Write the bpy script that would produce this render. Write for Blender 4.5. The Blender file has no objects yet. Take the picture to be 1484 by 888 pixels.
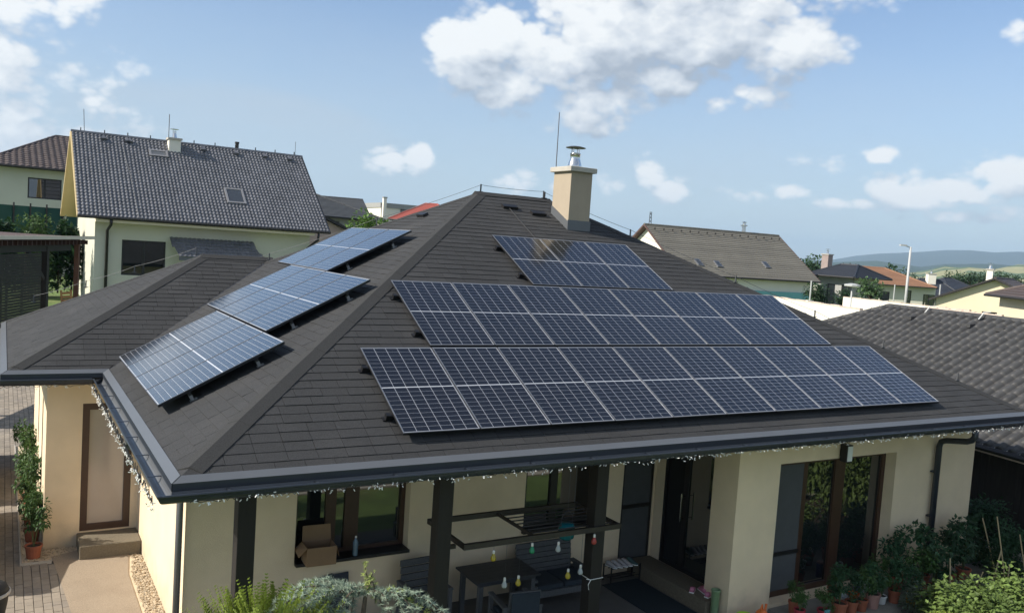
import bpy, math, random
from mathutils import Vector, Matrix
V = Vector
R = math.radians
rng = random.Random(7)
scene = bpy.context.scene
COL = scene.collection

# ------------------------------------------------------------------ camera, sky, sun, exposure
CAM = V((-1.5455, -8.8895, 2.5693))
YAW, PITCH, ROLL, FPX = 0.5398, -0.0701, 0.0669, 1239.56
cf = V((math.sin(YAW) * math.cos(PITCH), math.cos(YAW) * math.cos(PITCH), math.sin(PITCH)))
cr0 = V((math.cos(YAW), -math.sin(YAW), 0))
cu0 = cr0.cross(cf)
cr = cr0 * math.cos(ROLL) + cu0 * math.sin(ROLL)
cu = cu0 * math.cos(ROLL) - cr0 * math.sin(ROLL)
cd = bpy.data.cameras.new('camera')
cam = bpy.data.objects.new('camera', cd)
COL.objects.link(cam)
cd.sensor_width = 36
cd.lens = FPX / 1484 * 36
cd.clip_start, cd.clip_end = 0.1, 40000
cam.matrix_world = Matrix(((cr.x, cu.x, -cf.x, CAM.x), (cr.y, cu.y, -cf.y, CAM.y), (cr.z, cu.z, -cf.z, CAM.z), (0, 0, 0, 1)))
scene.camera = cam


def at(px, py, dep):          # survey helper: a photograph sight line followed to a distance
    return CAM + (cf + cr * ((px - 742) / FPX) - cu * ((py - 444) / FPX)) * dep


def sight(px, py):
    return (cf + cr * ((px - 742) / FPX) - cu * ((py - 444) / FPX)).normalized()


SUN_EL, SUN_OFF = 36.0, 13.0          # height; degrees north of due west (-X)
SUN_DIR = V((-math.cos(R(SUN_OFF)) * math.cos(R(SUN_EL)), math.sin(R(SUN_OFF)) * math.cos(R(SUN_EL)), math.sin(R(SUN_EL))))
sl = bpy.data.lights.new('sun', 'SUN')
sl.energy = 2.3
sl.angle = R(0.53)
sl.color = (1.0, 0.93, 0.82)
so = bpy.data.objects.new('sun', sl)
COL.objects.link(so)
so.rotation_euler = SUN_DIR.to_track_quat('Z', 'Y').to_euler()
so.location = (0, 0, 60)

scene.view_settings.view_transform = 'Standard'
scene.view_settings.look = 'None'
scene.view_settings.exposure = 1.66
scene.view_settings.gamma = 1.0

world = bpy.data.worlds.new('World')
scene.world = world
world.use_nodes = True
wn, wl = world.node_tree.nodes, world.node_tree.links
wn.clear()


def build_sky():
    def nd(t, **k):
        n = wn.new(t)
        for a, b in k.items():
            setattr(n, a, b)
        return n

    def M(op, a, b=None, c=None, clamp=False):
        n = nd('ShaderNodeMath', operation=op, use_clamp=clamp)
        for i, x in enumerate((a, b, c)):
            if x is None:
                continue
            if isinstance(x, (int, float)):
                n.inputs[i].default_value = x
            else:
                wl.new(x, n.inputs[i])
        return n.outputs[0]

    def VM(op, a, b, out=0):
        n = nd('ShaderNodeVectorMath', operation=op)
        for i, x in enumerate((a, b)):
            if isinstance(x, (tuple, list, Vector)):
                n.inputs[i].default_value = tuple(x)
            else:
                wl.new(x, n.inputs[i])
        return n.outputs['Value'] if op == 'DOT_PRODUCT' else n.outputs[0]

    def ramp(x, lo, hi):
        n = nd('ShaderNodeMapRange', interpolation_type='SMOOTHSTEP')
        wl.new(x, n.inputs[0])
        n.inputs[1].default_value, n.inputs[2].default_value = lo, hi
        return n.outputs[0]

    sky = nd('ShaderNodeTexSky', sky_type='NISHITA')
    sky.sun_disc = False
    sky.sun_elevation = R(SUN_EL)
    sky.sun_rotation = math.atan2(SUN_DIR.x, SUN_DIR.y)
    sky.altitude = 200
    sky.air_density = 1.0
    sky.dust_density = 0.3
    sky.ozone_density = 4.0
    bg = nd('ShaderNodeBackground')
    bg.inputs[1].default_value = SKY_STRENGTH
    wl.new(sky.outputs[0], bg.inputs[0])

    tc = nd('ShaderNodeTexCoord')
    D = tc.outputs['Generated']

    # cumulus heaps: sight line, angular half-width, half-height, weight
    cum = [(665, 75, 60, 58, 1.0), (720, 55, 60, 52, 1.0), (690, 105, 80, 34, .9), (760, 120, 90, 50, .9), (810, 85, 110, 70, 1.05), (880, 45, 130, 85, 1.1), (980, 35, 130, 75, 1.1), (1075, 20, 115, 66, 1.05),
           (1135, 65, 66, 60, 1.05), (1000, -30, 230, 60, 1.0), (850, 150, 90, 44, .85), (960, 110, 120, 40, .8), (1090, 140, 70, 24, .75), (1040, 146, 22, 18, .7),
           (60, 130, 120, 80, .92), (25, 85, 90, 55, .85), (40, 200, 130, 80, .85), (30, 12, 100, 45, .78), (110, 235, 110, 60, .7), (15, 160, 40, 30, .85), (150, 180, 60, 60, .6),
           (557, 231, 42, 23, 0.86), (611, 230, 30, 31, 0.86), (757, 261, 50, 26, 0.86), (820, 268, 50, 18, 0.7), (890, 265, 62, 29, 0.78), (935, 250, 30, 36, 0.82), (960, 280, 38, 21, 0.66), (1172, 235, 58, 17, 0.82), (1274, 224, 25, 17, 0.74), (1155, 277, 45, 17, 0.78), (1083, 283, 42, 18, 0.7), (1225, 294, 58, 13, 0.66), (1330, 278, 68, 29, 0.82), (1395, 275, 82, 23, 0.78), (1447, 252, 42, 21, 0.86), (1470, 312, 45, 16, 0.74), (1390, 315, 82, 13, 0.66), (1484, 40, 25, 26, 0.74)]

    def heaps(vec):
        f = None
        for px, py, rx, ry, w in cum:
            B = sight(px, py)
            hh = V((B.y, -B.x, 0)).normalized()
            vv = hh.cross(B)
            ax, ay = rx / FPX, ry / FPX
            rel = VM('SUBTRACT', vec, B)
            a = VM('DOT_PRODUCT', rel, hh / ax)
            b = VM('DOT_PRODUCT', rel, vv / ay)
            c = VM('DOT_PRODUCT', rel, B * 6)
            d2 = M('MULTIPLY_ADD', c, c, M('MULTIPLY_ADD', a, a, M('MULTIPLY', b, b)))
            g = M('MULTIPLY', M('POWER', 2.718, M('MULTIPLY', d2, -0.8)), w)
            f = g if f is None else M('MAXIMUM', f, g)
        return f

    def fbm(vec, scale, detail, rough, dist=0.0, lac=2.1):
        n = nd('ShaderNodeTexNoise')
        n.inputs['Scale'].default_value = scale
        n.inputs['Detail'].default_value = detail
        n.inputs['Roughness'].default_value = rough
        n.inputs['Lacunarity'].default_value = lac
        n.inputs['Distortion'].default_value = dist
        wl.new(vec, n.inputs['Vector'])
        return n.outputs[0]

    def billow(vec, scale):
        n = nd('ShaderNodeTexVoronoi', feature='F1')
        n.inputs['Scale'].default_value = scale
        wl.new(vec, n.inputs['Vector'])
        d = n.outputs[0]
        return M('MULTIPLY', d, d)

    sq = VM('MULTIPLY', D, (1, 1, 1.5))
    wide = fbm(VM('ADD', VM('MULTIPLY', D, (1, 1, 2.0)), (3.1, 1.7, 5.2)), 2.6, 2, .5)
    # elsewhere in the sky: scattered fair-weather heaps of the same kind (the surveyed heaps rule round the view)
    frontal = VM('DOT_PRODUCT', D, sight(742, 100))
    away = ramp(frontal, .60, .35)  # clear ring widened so the panels mirror no unseen cloud
    scat = M('MULTIPLY', M('MULTIPLY', ramp(wide, .42, .56), 1.0), away)  # out-of-view cover thickened to throw fill light on the shaded front
    zc = nd('ShaderNodeSeparateXYZ')
    wl.new(D, zc.inputs[0])
    up = zc.outputs[2]

    def field(vec, vec_sq):
        h = M('MAXIMUM', heaps(vec), scat)
        n = fbm(vec_sq, 8.0, 8, .55)
        wv = VM('ADD', vec_sq, VM('MULTIPLY', noise_vec(vec_sq, 22.0), (.016, .016, .016)))
        t = M('MULTIPLY', M('SUBTRACT', n, .5), 1.0)
        for sc, am in ((13.0, .46), (29.0, .38), (64.0, .26), (135.0, .10)):
            t = M('ADD', t, M('MULTIPLY', M('SUBTRACT', .24, billow(wv, sc)), am))
        return M('ADD', h, t)

    def noise_vec(vec, scale):
        n = nd('ShaderNodeTexNoise')
        n.inputs['Scale'].default_value = scale
        n.inputs['Detail'].default_value = 2
        wl.new(vec, n.inputs['Vector'])
        return VM('SUBTRACT', n.outputs[1], (.5, .5, .5))

    f0 = field(D, sq)
    shift = V(SUN_DIR) * 0.016 + V((0, 0, .012))
    D1 = VM('ADD', D, shift)
    f1 = field(D1, VM('MULTIPLY', D1, (1, 1, 1.5)))
    alpha = M('MULTIPLY', ramp(f0, .34, .68), .98)
    under = M('SUBTRACT', heaps(D), heaps(VM('ADD', D, (0, 0, .050))))
    lit = M('ADD', M('ADD', .50, M('MULTIPLY', under, .62)), M('MULTIPLY', M('SUBTRACT', f0, f1), 1.0), clamp=True)
    thin = M('SUBTRACT', 1.0, ramp(f0, .7, 1.5))
    lit2 = M('ADD', M('MULTIPLY', lit, .9), M('MULTIPLY', thin, .12), clamp=True)
    cc = nd('ShaderNodeValToRGB')
    wl.new(lit2, cc.inputs[0])
    e = cc.color_ramp.elements
    e[0].position, e[0].color = .12, (.135, .155, .182, 1)
    e[1].position, e[1].color = .88, (.315, .322, .325, 1)
    m_ = cc.color_ramp.elements.new(.48)
    m_.color = (.222, .240, .262, 1)
    cb = nd('ShaderNodeBackground')
    cb.inputs[1].default_value = 1.0
    wl.new(cc.outputs[0], cb.inputs[0])
    # veil of high thin cloud, over the left of the view and along the horizon
    veil = None
    for px, py, rx, ry, w in [(330, 215, 360, 110, 1.0), (60, 240, 260, 190, .8), (620, 260, 300, 120, .7)]:
        B = sight(px, py)
        hh = V((B.y, -B.x, 0)).normalized()
        vv = hh.cross(B)
        rel = VM('SUBTRACT', D, B)
        a = VM('DOT_PRODUCT', rel, hh / (rx / FPX))
        b = VM('DOT_PRODUCT', rel, vv / (ry / FPX))
        c = VM('DOT_PRODUCT', rel, B * 4)
        d2 = M('MULTIPLY_ADD', c, c, M('MULTIPLY_ADD', a, a, M('MULTIPLY', b, b)))
        g = M('MULTIPLY', ramp(d2, 1.15, .35), w)
        veil = g if veil is None else M('MAXIMUM', veil, g)
    low = M('MULTIPLY', ramp(up, .38, .02), .95)
    veil = M('MAXIMUM', veil, low)
    wisps = fbm(VM('MULTIPLY', D, (1, 1, 3.0)), 5.0, 5, .6)
    veil = M('MULTIPLY', M('MULTIPLY', veil, M('ADD', .62, M('MULTIPLY', wisps, .55))), .78)
    vb = nd('ShaderNodeBackground')
    vb.inputs[0].default_value = (.178, .202, .228, 1)
    vb.inputs[1].default_value = 1.0
    m1, m2 = nd('ShaderNodeMixShader'), nd('ShaderNodeMixShader')
    wl.new(veil, m1.inputs[0]); wl.new(bg.outputs[0], m1.inputs[1]); wl.new(vb.outputs[0], m1.inputs[2])
    wl.new(alpha, m2.inputs[0]); wl.new(m1.outputs[0], m2.inputs[1]); wl.new(cb.outputs[0], m2.inputs[2])
    out = nd('ShaderNodeOutputWorld')
    wl.new(m2.outputs[0], out.inputs[0])


SKY_STRENGTH = 0.05
world.cycles.sampling_method = 'MANUAL'
world.cycles.sample_map_resolution = 256
build_sky()

# ------------------------------------------------------------------ helpers
INV = {}


class MB:
    """collects faces; build() links them as ONE mesh object"""
    def __init__(s):
        s.v, s.f, s.m = [], [], []

    def add(s, vs, fs, mi=0):
        o = len(s.v)
        s.v += [tuple(p) for p in vs]
        s.f += [tuple(i + o for i in f) for f in fs]
        s.m += [mi] * len(fs)
        return s

    def obox(s, c, ex, ey, ez, mi=0):
        c, ex, ey, ez = V(c), V(ex), V(ey), V(ez)
        p = [c + ex * a + ey * b + ez * d for d in (-1, 1) for b in (-1, 1) for a in (-1, 1)]
        return s.add(p, [(0, 2, 3, 1), (4, 5, 7, 6), (0, 1, 5, 4), (2, 6, 7, 3), (0, 4, 6, 2), (1, 3, 7, 5)], mi)

    def box(s, x0, x1, y0, y1, z0, z1, mi=0):
        return s.obox(((x0 + x1) / 2, (y0 + y1) / 2, (z0 + z1) / 2), ((x1 - x0) / 2, 0, 0), (0, (y1 - y0) / 2, 0), (0, 0, (z1 - z0) / 2), mi)

    def bar(s, a, b, w, h, mi=0, up=(0, 0, 1)):
        a, b = V(a), V(b)
        d = b - a
        t = d.normalized()
        u = V(up)
        if abs(t.dot(u)) > .99:
            u = V((0, 1, 0))
        sd = t.cross(u).normalized()
        n = sd.cross(t)
        return s.obox((a + b) / 2, d / 2, sd * w / 2, n * h / 2, mi)

    def tube(s, pts, r, n=6, mi=0, caps=True):
        pts = [V(p) for p in pts]
        rs = r if isinstance(r, (list, tuple)) else [r] * len(pts)
        vs, fs = [], []
        ref = V((0, 0, 1))
        for i, p in enumerate(pts):
            t = (pts[min(i + 1, len(pts) - 1)] - pts[max(i - 1, 0)]).normalized()
            q = ref if abs(t.dot(ref)) < .95 else V((0, 1, 0))
            a = t.cross(q).normalized()
            b = a.cross(t)
            for k in range(n):
                an = 2 * math.pi * k / n
                vs.append(p + (a * math.cos(an) + b * math.sin(an)) * rs[i])
        for i in range(len(pts) - 1):
            for k in range(n):
                fs.append((i * n + k, i * n + (k + 1) % n, (i + 1) * n + (k + 1) % n, (i + 1) * n + k))
        if caps:
            fs.append(tuple(range(n - 1, -1, -1)))
            fs.append(tuple((len(pts) - 1) * n + k for k in range(n)))
        return s.add(vs, fs, mi)

    def lathe(s, c, prof, n=14, mi=0):
        c = V(c)
        vs, fs = [], []
        for r, z in prof:
            for k in range(n):
                an = 2 * math.pi * k / n
                vs.append(c + V((r * math.cos(an), r * math.sin(an), z)))
        for i in range(len(prof) - 1):
            for k in range(n):
                fs.append((i * n + k, i * n + (k + 1) % n, (i + 1) * n + (k + 1) % n, (i + 1) * n + k))
        fs.append(tuple(range(n - 1, -1, -1)))
        fs.append(tuple((len(prof) - 1) * n + k for k in range(n)))
        return s.add(vs, fs, mi)

    def prism(s, poly, ext, mi=0):
        n = len(poly)
        e = V(ext)
        p = [V(q) for q in poly]
        return s.add(p + [q + e for q in p], [tuple(range(n - 1, -1, -1)), tuple(range(n, 2 * n))] + [(i, (i + 1) % n, (i + 1) % n + n, i + n) for i in range(n)], mi)

    def quad(s, a, b, c, d, mi=0):
        return s.add([a, b, c, d], [(0, 1, 2, 3)], mi)

    def mesh(s, name, mats, smooth=False):
        me = bpy.data.meshes.new(name)
        me.from_pydata(s.v, [], s.f)
        for m in (mats if isinstance(mats, (list, tuple)) else [mats]):
            me.materials.append(m)
        if any(s.m):
            me.polygons.foreach_set('material_index', s.m)
        if smooth:
            me.polygons.foreach_set('use_smooth', [True] * len(s.f))
        me.update()
        return me

    def build(s, name, mats, parent=None, smooth=False, bevel=0, world=True, **tags):
        return link(name, s.mesh(name, mats, smooth), parent, world, bevel, **tags)


def link(name, me, parent=None, world=True, bevel=0, matrix=None, **tags):
    o = bpy.data.objects.new(name, me)
    COL.objects.link(o)
    if parent is not None:
        o.parent = parent
        if world and parent.name in INV:
            o.matrix_parent_inverse = INV[parent.name]
    if matrix is not None:
        o.matrix_basis = matrix
    if bevel:
        b = o.modifiers.new('bevel', 'BEVEL')
        b.width, b.segments, b.limit_method, b.angle_limit = bevel, 2, 'ANGLE', R(40)
    for k, x in tags.items():
        o[k] = x
    return o


def thing(name, label, cat, loc=(0, 0, 0), group=None, rotz=0, matrix=None):
    o = bpy.data.objects.new(name, None)
    COL.objects.link(o)
    m = matrix if matrix is not None else Matrix.Translation(V(loc)) @ Matrix.Rotation(rotz, 4, 'Z')
    o.matrix_basis = m
    o.empty_display_size = .2
    INV[o.name] = m.inverted()
    o['label'], o['category'] = label, cat
    if group:
        o['group'] = group
    return o


def clone(root, matrix, label=None, group=None):
    c = root.copy()
    COL.objects.link(c)
    c.matrix_basis = matrix
    if label:
        c['label'] = label
    if group:
        c['group'] = group
    for ch in list(root.children):
        d = ch.copy()
        COL.objects.link(d)
        d.parent = c
        for g in list(ch.children):
            e = g.copy()
            COL.objects.link(e)
            e.parent = d
    return c


# ------------------------------------------------------------------ materials
def mat(name, col, rough=.8, var=.12, vs=3.0, detail=5, col2=None, c2lo=.5, c2hi=.7, bump=0, bs=60, metal=0, spec=.5, coat=0, island=0, ior=None, transl=0, streak=None, obj=False, c2s=None):
    m = bpy.data.materials.new(name)
    m.use_nodes = True
    n, l = m.node_tree.nodes, m.node_tree.links
    b = n['Principled BSDF']
    b.inputs['Roughness'].default_value = rough
    b.inputs['Metallic'].default_value = metal
    b.inputs['Specular IOR Level'].default_value = spec
    b.inputs['Coat Weight'].default_value = coat
    b.inputs['Coat Roughness'].default_value = .04
    if ior:
        b.inputs['IOR'].default_value = ior
    tc = n.new('ShaderNodeTexCoord') if obj else n.new('ShaderNodeNewGeometry')
    src = tc.outputs['Object'] if obj else tc.outputs['Position']
    if streak:
        mp = n.new('ShaderNodeMapping')
        mp.inputs['Scale'].default_value = streak
        l.new(src, mp.inputs[0])
        src = mp.outputs[0]
    nz = n.new('ShaderNodeTexNoise')
    nz.inputs['Scale'].default_value = vs
    nz.inputs['Detail'].default_value = detail
    nz.inputs['Roughness'].default_value = .6
    l.new(src, nz.inputs['Vector'])
    hsv = n.new('ShaderNodeHueSaturation')
    mr = n.new('ShaderNodeMapRange')
    mr.inputs[1].default_value, mr.inputs[2].default_value = .25, .75
    mr.inputs[3].default_value, mr.inputs[4].default_value = 1 - var, 1 + var
    l.new(nz.outputs[0], mr.inputs[0])
    val = mr.outputs[0]
    if island:
        ge = n.new('ShaderNodeNewGeometry')
        m2 = n.new('ShaderNodeMapRange')
        m2.inputs[3].default_value, m2.inputs[4].default_value = 1 - island, 1 + island
        l.new(ge.outputs['Random Per Island'], m2.inputs[0])
        mm = n.new('ShaderNodeMath')
        mm.operation = 'MULTIPLY'
        l.new(val, mm.inputs[0])
        l.new(m2.outputs[0], mm.inputs[1])
        oi = n.new('ShaderNodeObjectInfo')
        m3 = n.new('ShaderNodeMapRange')
        m3.inputs[3].default_value, m3.inputs[4].default_value = 1 - island * .6, 1 + island * .6
        l.new(oi.outputs['Random'], m3.inputs[0])
        m4 = n.new('ShaderNodeMath')
        m4.operation = 'MULTIPLY'
        l.new(mm.outputs[0], m4.inputs[0])
        l.new(m3.outputs[0], m4.inputs[1])
        val = m4.outputs[0]
    l.new(val, hsv.inputs['Value'])
    hsv.inputs['Color'].default_value = (*col, 1)
    if col2:
        z2 = n.new('ShaderNodeTexNoise')
        z2.inputs['Scale'].default_value = c2s or vs * .37
        z2.inputs['Detail'].default_value = 6
        l.new(src, z2.inputs['Vector'])
        r2 = n.new('ShaderNodeMapRange')
        r2.inputs[1].default_value, r2.inputs[2].default_value = c2lo, c2hi
        l.new(z2.outputs[0], r2.inputs[0])
        mx = n.new('ShaderNodeMix')
        mx.data_type = 'RGBA'
        l.new(r2.outputs[0], mx.inputs[0])
        mx.inputs[6].default_value = (*col, 1)
        mx.inputs[7].default_value = (*col2, 1)
        l.new(mx.outputs[2], hsv.inputs['Color'])
    l.new(hsv.outputs[0], b.inputs['Base Color'])
    if bump:
        z3 = n.new('ShaderNodeTexNoise')
        z3.inputs['Scale'].default_value = bs
        z3.inputs['Detail'].default_value = 4
        l.new(tc.outputs['Object'] if obj else tc.outputs['Position'], z3.inputs['Vector'])
        bp = n.new('ShaderNodeBump')
        bp.inputs['Strength'].default_value = bump
        bp.inputs['Distance'].default_value = .01
        l.new(z3.outputs[0], bp.inputs['Height'])
        l.new(bp.outputs[0], b.inputs['Normal'])
    if transl:
        t = n.new('ShaderNodeBsdfTranslucent')
        l.new(hsv.outputs[0], t.inputs[0])
        ms = n.new('ShaderNodeMixShader')
        ms.inputs[0].default_value = transl
        l.new(b.outputs[0], ms.inputs[1])
        l.new(t.outputs[0], ms.inputs[2])
        l.new(ms.outputs[0], n['Material Output'].inputs[0])
    return m


STUCCO = mat('cream_stucco', (.78, .63, .435), .9, .09, 1.2, col2=(.72, .575, .39), bump=.5, bs=95)


def splash(m, z0):
    """rain-splash dirt of uneven height along the foot of a rendered wall"""
    n, l = m.node_tree.nodes, m.node_tree.links
    b = n['Principled BSDF']
    src = b.inputs['Base Color'].links[0].from_socket
    g = n.new('ShaderNodeNewGeometry')
    sx = n.new('ShaderNodeSeparateXYZ')
    l.new(g.outputs['Position'], sx.inputs[0])
    nz = n.new('ShaderNodeTexNoise')
    nz.inputs['Scale'].default_value = 4
    nz.inputs['Detail'].default_value = 7
    l.new(g.outputs['Position'], nz.inputs['Vector'])
    md = n.new('ShaderNodeMath'); md.operation = 'MULTIPLY_ADD'
    l.new(nz.outputs[0], md.inputs[0]); md.inputs[1].default_value = -.9
    l.new(sx.outputs[2], md.inputs[2])
    mr = n.new('ShaderNodeMapRange'); mr.interpolation_type = 'SMOOTHSTEP'
    mr.inputs[1].default_value, mr.inputs[2].default_value = z0 + .15, z0 - .55
    mr.inputs[3].default_value, mr.inputs[4].default_value = 0, .55
    l.new(md.outputs[0], mr.inputs[0])
    mx = n.new('ShaderNodeMix'); mx.data_type = 'RGBA'
    l.new(mr.outputs[0], mx.inputs[0]); l.new(src, mx.inputs[6])
    mx.inputs[7].default_value = (.40, .33, .24, 1)
    l.new(mx.outputs[2], b.inputs['Base Color'])


splash(STUCCO, -3.2)
SHINGLE = mat('asphalt_shingle', (.0275, .0280, .0295), .9, .6, 75, col2=(.036, .036, .037), c2s=.9, bump=.9, bs=120, island=.13)
HIPCAP = mat('ridge_shingle', (.026, .026, .026), .9, .6, 75, bump=.7, bs=150)
UNDER = mat('roof_underlay', (.012, .012, .013), .9)
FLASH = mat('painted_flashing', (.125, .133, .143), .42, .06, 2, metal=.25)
GUTTER = mat('anthracite_gutter', (.032, .038, .048), .32, .1, 3, metal=.1)
WOODDK = mat('dark_stained_wood', (.012, .009, .008), .65, .3, 4, streak=(6, 6, .6), bump=.2, bs=40)
SOFFIT = mat('brown_soffit', (.055, .036, .028), .7, .15, 3)
GLASSDK = mat('dark_window_glass', (.010, .013, .014), .02, .0, 1, ior=2.2)
FRAMEBR = mat('brown_window_frame', (.055, .026, .015), .45, .15, 8)
FRAMEBK = mat('black_window_frame', (.012, .011, .011), .45, .1, 8)
SCREEN = mat('insect_screen', (.075, .078, .08), .9, .08, 6)
CURTAIN = mat('curtain_behind_glass', (.42, .36, .31), .12, .06, 2, coat=.6)
CELL = mat('solar_cell', (.0105, .0100, .0115), .12, .10, .8, coat=1.0, island=.12, ior=1.45, spec=.2)
CELL.node_tree.nodes['Principled BSDF'].inputs['Coat IOR'].default_value = 1.52
CELL.node_tree.nodes['Principled BSDF'].inputs['Coat Roughness'].default_value = .16
BACKSH = mat('panel_back_sheet', (.50, .51, .54), .3, .03, 2, coat=.3)
ALU = mat('aluminium_frame', (.28, .285, .30), .38, .04, 5, metal=.7)
BLACKAL = mat('black_anodised_metal', (.012, .012, .014), .45, .1, 8, metal=.3)
STEEL = mat('stainless_steel', (.62, .62, .62), .22, .06, 5, metal=1)
CONC = mat('concrete_cap', (.42, .39, .34), .9, .12, 6, bump=.3, bs=60)
WIRE = mat('galvanised_wire', (.09, .095, .10), .55, .1, 5, metal=.4)
BULBW = mat('white_led_cap', (.85, .85, .82), .4, 0)
PAVER = mat('concrete_paver', (.25, .215, .175), .92, .14, 5, col2=(.21, .185, .16), bump=.5, bs=90, island=.16)
JOINT = mat('sand_joint', (.11, .10, .085), .95, .15, 20)
PATH = mat('washed_aggregate', (.31, .25, .185), .92, .35, 60, col2=(.26, .205, .15), c2s=1.1, bump=.6, bs=140)
GRAVEL = mat('tan_gravel', (.50, .41, .29), .85, .10, 30, island=.35)
STEPM = mat('step_aggregate', (.16, .135, .095), .9, .25, 40, bump=.5, bs=140)
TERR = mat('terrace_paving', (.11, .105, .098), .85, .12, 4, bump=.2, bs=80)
GRASS = mat('lawn', (.10, .155, .040), .95, .35, 1.6, col2=(.15, .17, .06), bump=.6, bs=40)
RUBBER = mat('black_rubber', (.013, .016, .02), .8, .1, 10)


# ------------------------------------------------------------------ ground
G = -3.2


def smooth(a, b, x):
    t = max(0.0, min(1.0, (x - a) / (b - a)))
    return t * t * (3 - 2 * t)


def ground_z(x, y):
    r = math.hypot(x, y)
    z = G - .05 + 2.1 * smooth(24, 34, y + .35 * max(0, x - 12)) + .4 * smooth(34, 70, y)
    z += -22 * smooth(120, 700, r) * smooth(-.2, .5, (x - 10) / (r + 1)) - 8 * smooth(120, 700, r)
    return z


def axis(lim):
    a, s, x = [0.0], 1.5, 0.0
    while x < lim:
        x += s
        s *= 1.13
        a.append(x)
    return [-q for q in a[:0:-1]] + a


gx = [q + 5 for q in axis(9500)]
gm = MB()
nx = len(gx)
gm.v = [(x, y, ground_z(x, y)) for y in gx for x in gx]
gm.f = [(j * nx + i, j * nx + i + 1, (j + 1) * nx + i + 1, (j + 1) * nx + i) for j in range(nx - 1) for i in range(nx - 1)]
gm.m = [0] * len(gm.f)
gm.build('ground', GRASS, smooth=True, kind='structure')

# driveway of pavers west of the house
MB().box(-9, -.40, 2.0, 26, G - .05, G - .008).build('driveway', JOINT, kind='structure')
drive = bpy.data.objects['driveway']
pv = []
PWX, PWY = .122, .245
for i in range(66):
    x = -.42 - (i + 1) * PWX
    off = PWY / 2 if i % 2 else 0
    for j in range(98):
        y = 2.1 + j * PWY + off
        if x > -1.16 and 6.85 < y < 15.2 or x > -.8 and y > 6.6 and y < 15.5:
            continue
        pv.append((math.hypot(x + .9, y - 5), x, y))
pv.sort()
pm = MB()
a, b, h = PWX / 2 - .004, PWY / 2 - .004, .004
pm.add([(-a, -b, -.03), (a, -b, -.03), (a, b, -.03), (-a, b, -.03), (-a, -b, -h), (a, -b, -h), (a, b, -h), (-a, b, -h),
        (-a + h, -b + h, 0), (a - h, -b + h, 0), (a - h, b - h, 0), (-a + h, b - h, 0)],
       [(0, 1, 5, 4), (1, 2, 6, 5), (2, 3, 7, 6), (3, 0, 4, 7), (4, 5, 9, 8), (5, 6, 10, 9), (6, 7, 11, 10), (7, 4, 8, 11), (8, 9, 10, 11)])
pmesh = pm.mesh('paver', PAVER)
vis = [q for q in pv if -1.75 < q[1] and q[2] > 3.6]
rest = [q for q in pv if not (-1.75 < q[1] and q[2] > 3.6)]
vis.sort(key=lambda q: q[2])
rest += vis[300:]
for k, (d_, x, y) in enumerate(vis[:300]):
    link('paver', pmesh, drive, matrix=Matrix.Translation((x + a, y + b, G + .012 + rng.uniform(-.002, .002))) @ Matrix.Rotation(rng.uniform(-.006, .006), 4, 'Z'))
pr = MB()
for d_, x, y in rest:
    z = G + .012 + rng.uniform(-.002, .002)
    pr.add([(vx + x + a, vy + y + b, vz + z) for vx, vy, vz in pm.v], pm.f)
pr.build('paver', PAVER, drive, kind='stuff')

# washed-aggregate path in front of the side door
pp = MB()
pp.prism([(-.72, 7.10, G - .02), (-.40, 2.0, G - .02), (.33, 2.0, G - .02), (.34, 5.9, G - .02), (.46, 6.9, G - .02), (.66, 7.3, G - .02), (.66, 7.12, G - .02)][:6] + [(-.3, 7.3, G - .02)], (0, 0, .034))
pp.build('path', PATH, kind='structure')


def pebbles(name, poly, n, r0, r1, z, material):
    """loose stones: squashed little boulders scattered over a polygon"""
    m = MB()
    xs, ys = [p[0] for p in poly], [p[1] for p in poly]

    def inside(x, y):
        c = False
        for i in range(len(poly)):
            (x1, y1), (x2, y2) = poly[i], poly[i - 1]
            if (y1 > y) != (y2 > y) and x < (x2 - x1) * (y - y1) / (y2 - y1) + x1:
                c = not c
        return c
    base = [(0, 0, 1), (.9, 0, .3), (.28, .86, .3), (-.73, .53, .3), (-.73, -.53, .3), (.28, -.86, .3), (0, 0, -.6)]
    fs = [(0, 1, 2), (0, 2, 3), (0, 3, 4), (0, 4, 5), (0, 5, 1), (6, 2, 1), (6, 3, 2), (6, 4, 3), (6, 5, 4), (6, 1, 5)]
    k = 0
    while k < n:
        x, y = rng.uniform(min(xs), max(xs)), rng.uniform(min(ys), max(ys))
        if not inside(x, y):
            continue
        k += 1
        r = rng.uniform(r0, r1)
        an = rng.uniform(0, 6.3)
        ca, sa = math.cos(an), math.sin(an)
        s2, s3 = rng.uniform(.6, 1), rng.uniform(.45, .8)
        zz = z + rng.uniform(0, r * .5)
        m.add([(x + r * (px * ca - py * s2 * sa), y + r * (px * sa + py * s2 * ca), zz + pz * r * s3) for px, py, pz in base], fs)
    o = m.build(name, material, kind='stuff')
    return o


MB().box(.34, .66, 2.2, 7.3, G - .05, G + .002).build('gravel_bed', GRAVEL, kind='structure')
pebbles('gravel', [(.36, 2.6), (.64, 2.6), (.64, 7.1), (.52, 6.95), (.38, 5.9)], 1500, .014, .028, G + .008, GRAVEL)
MB().box(-1.16, -.82, 6.86, 15.2, G - .05, G + .004).build('gravel_bed', GRAVEL, kind='structure')
pebbles('gravel', [(-1.14, 6.88), (-.72, 6.98), (-.32, 7.36), (-.32, 7.5), (-.86, 7.5), (-.86, 11), (-1.14, 11)], 900, .012, .026, G + .010, GRAVEL)
MB().box(-.82, -.3, 6.95, 7.5, G - .05, G + .003).build('gravel_bed', GRAVEL, kind='structure')
kb = MB().box(-1.19, -1.165, 6.83, 15.2, G - .05, G + .045)
kb.box(-1.162, -.73, 6.83, 6.856, G - .05, G + .045)
kb.build('path_edging', CONC, kind='structure')
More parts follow.
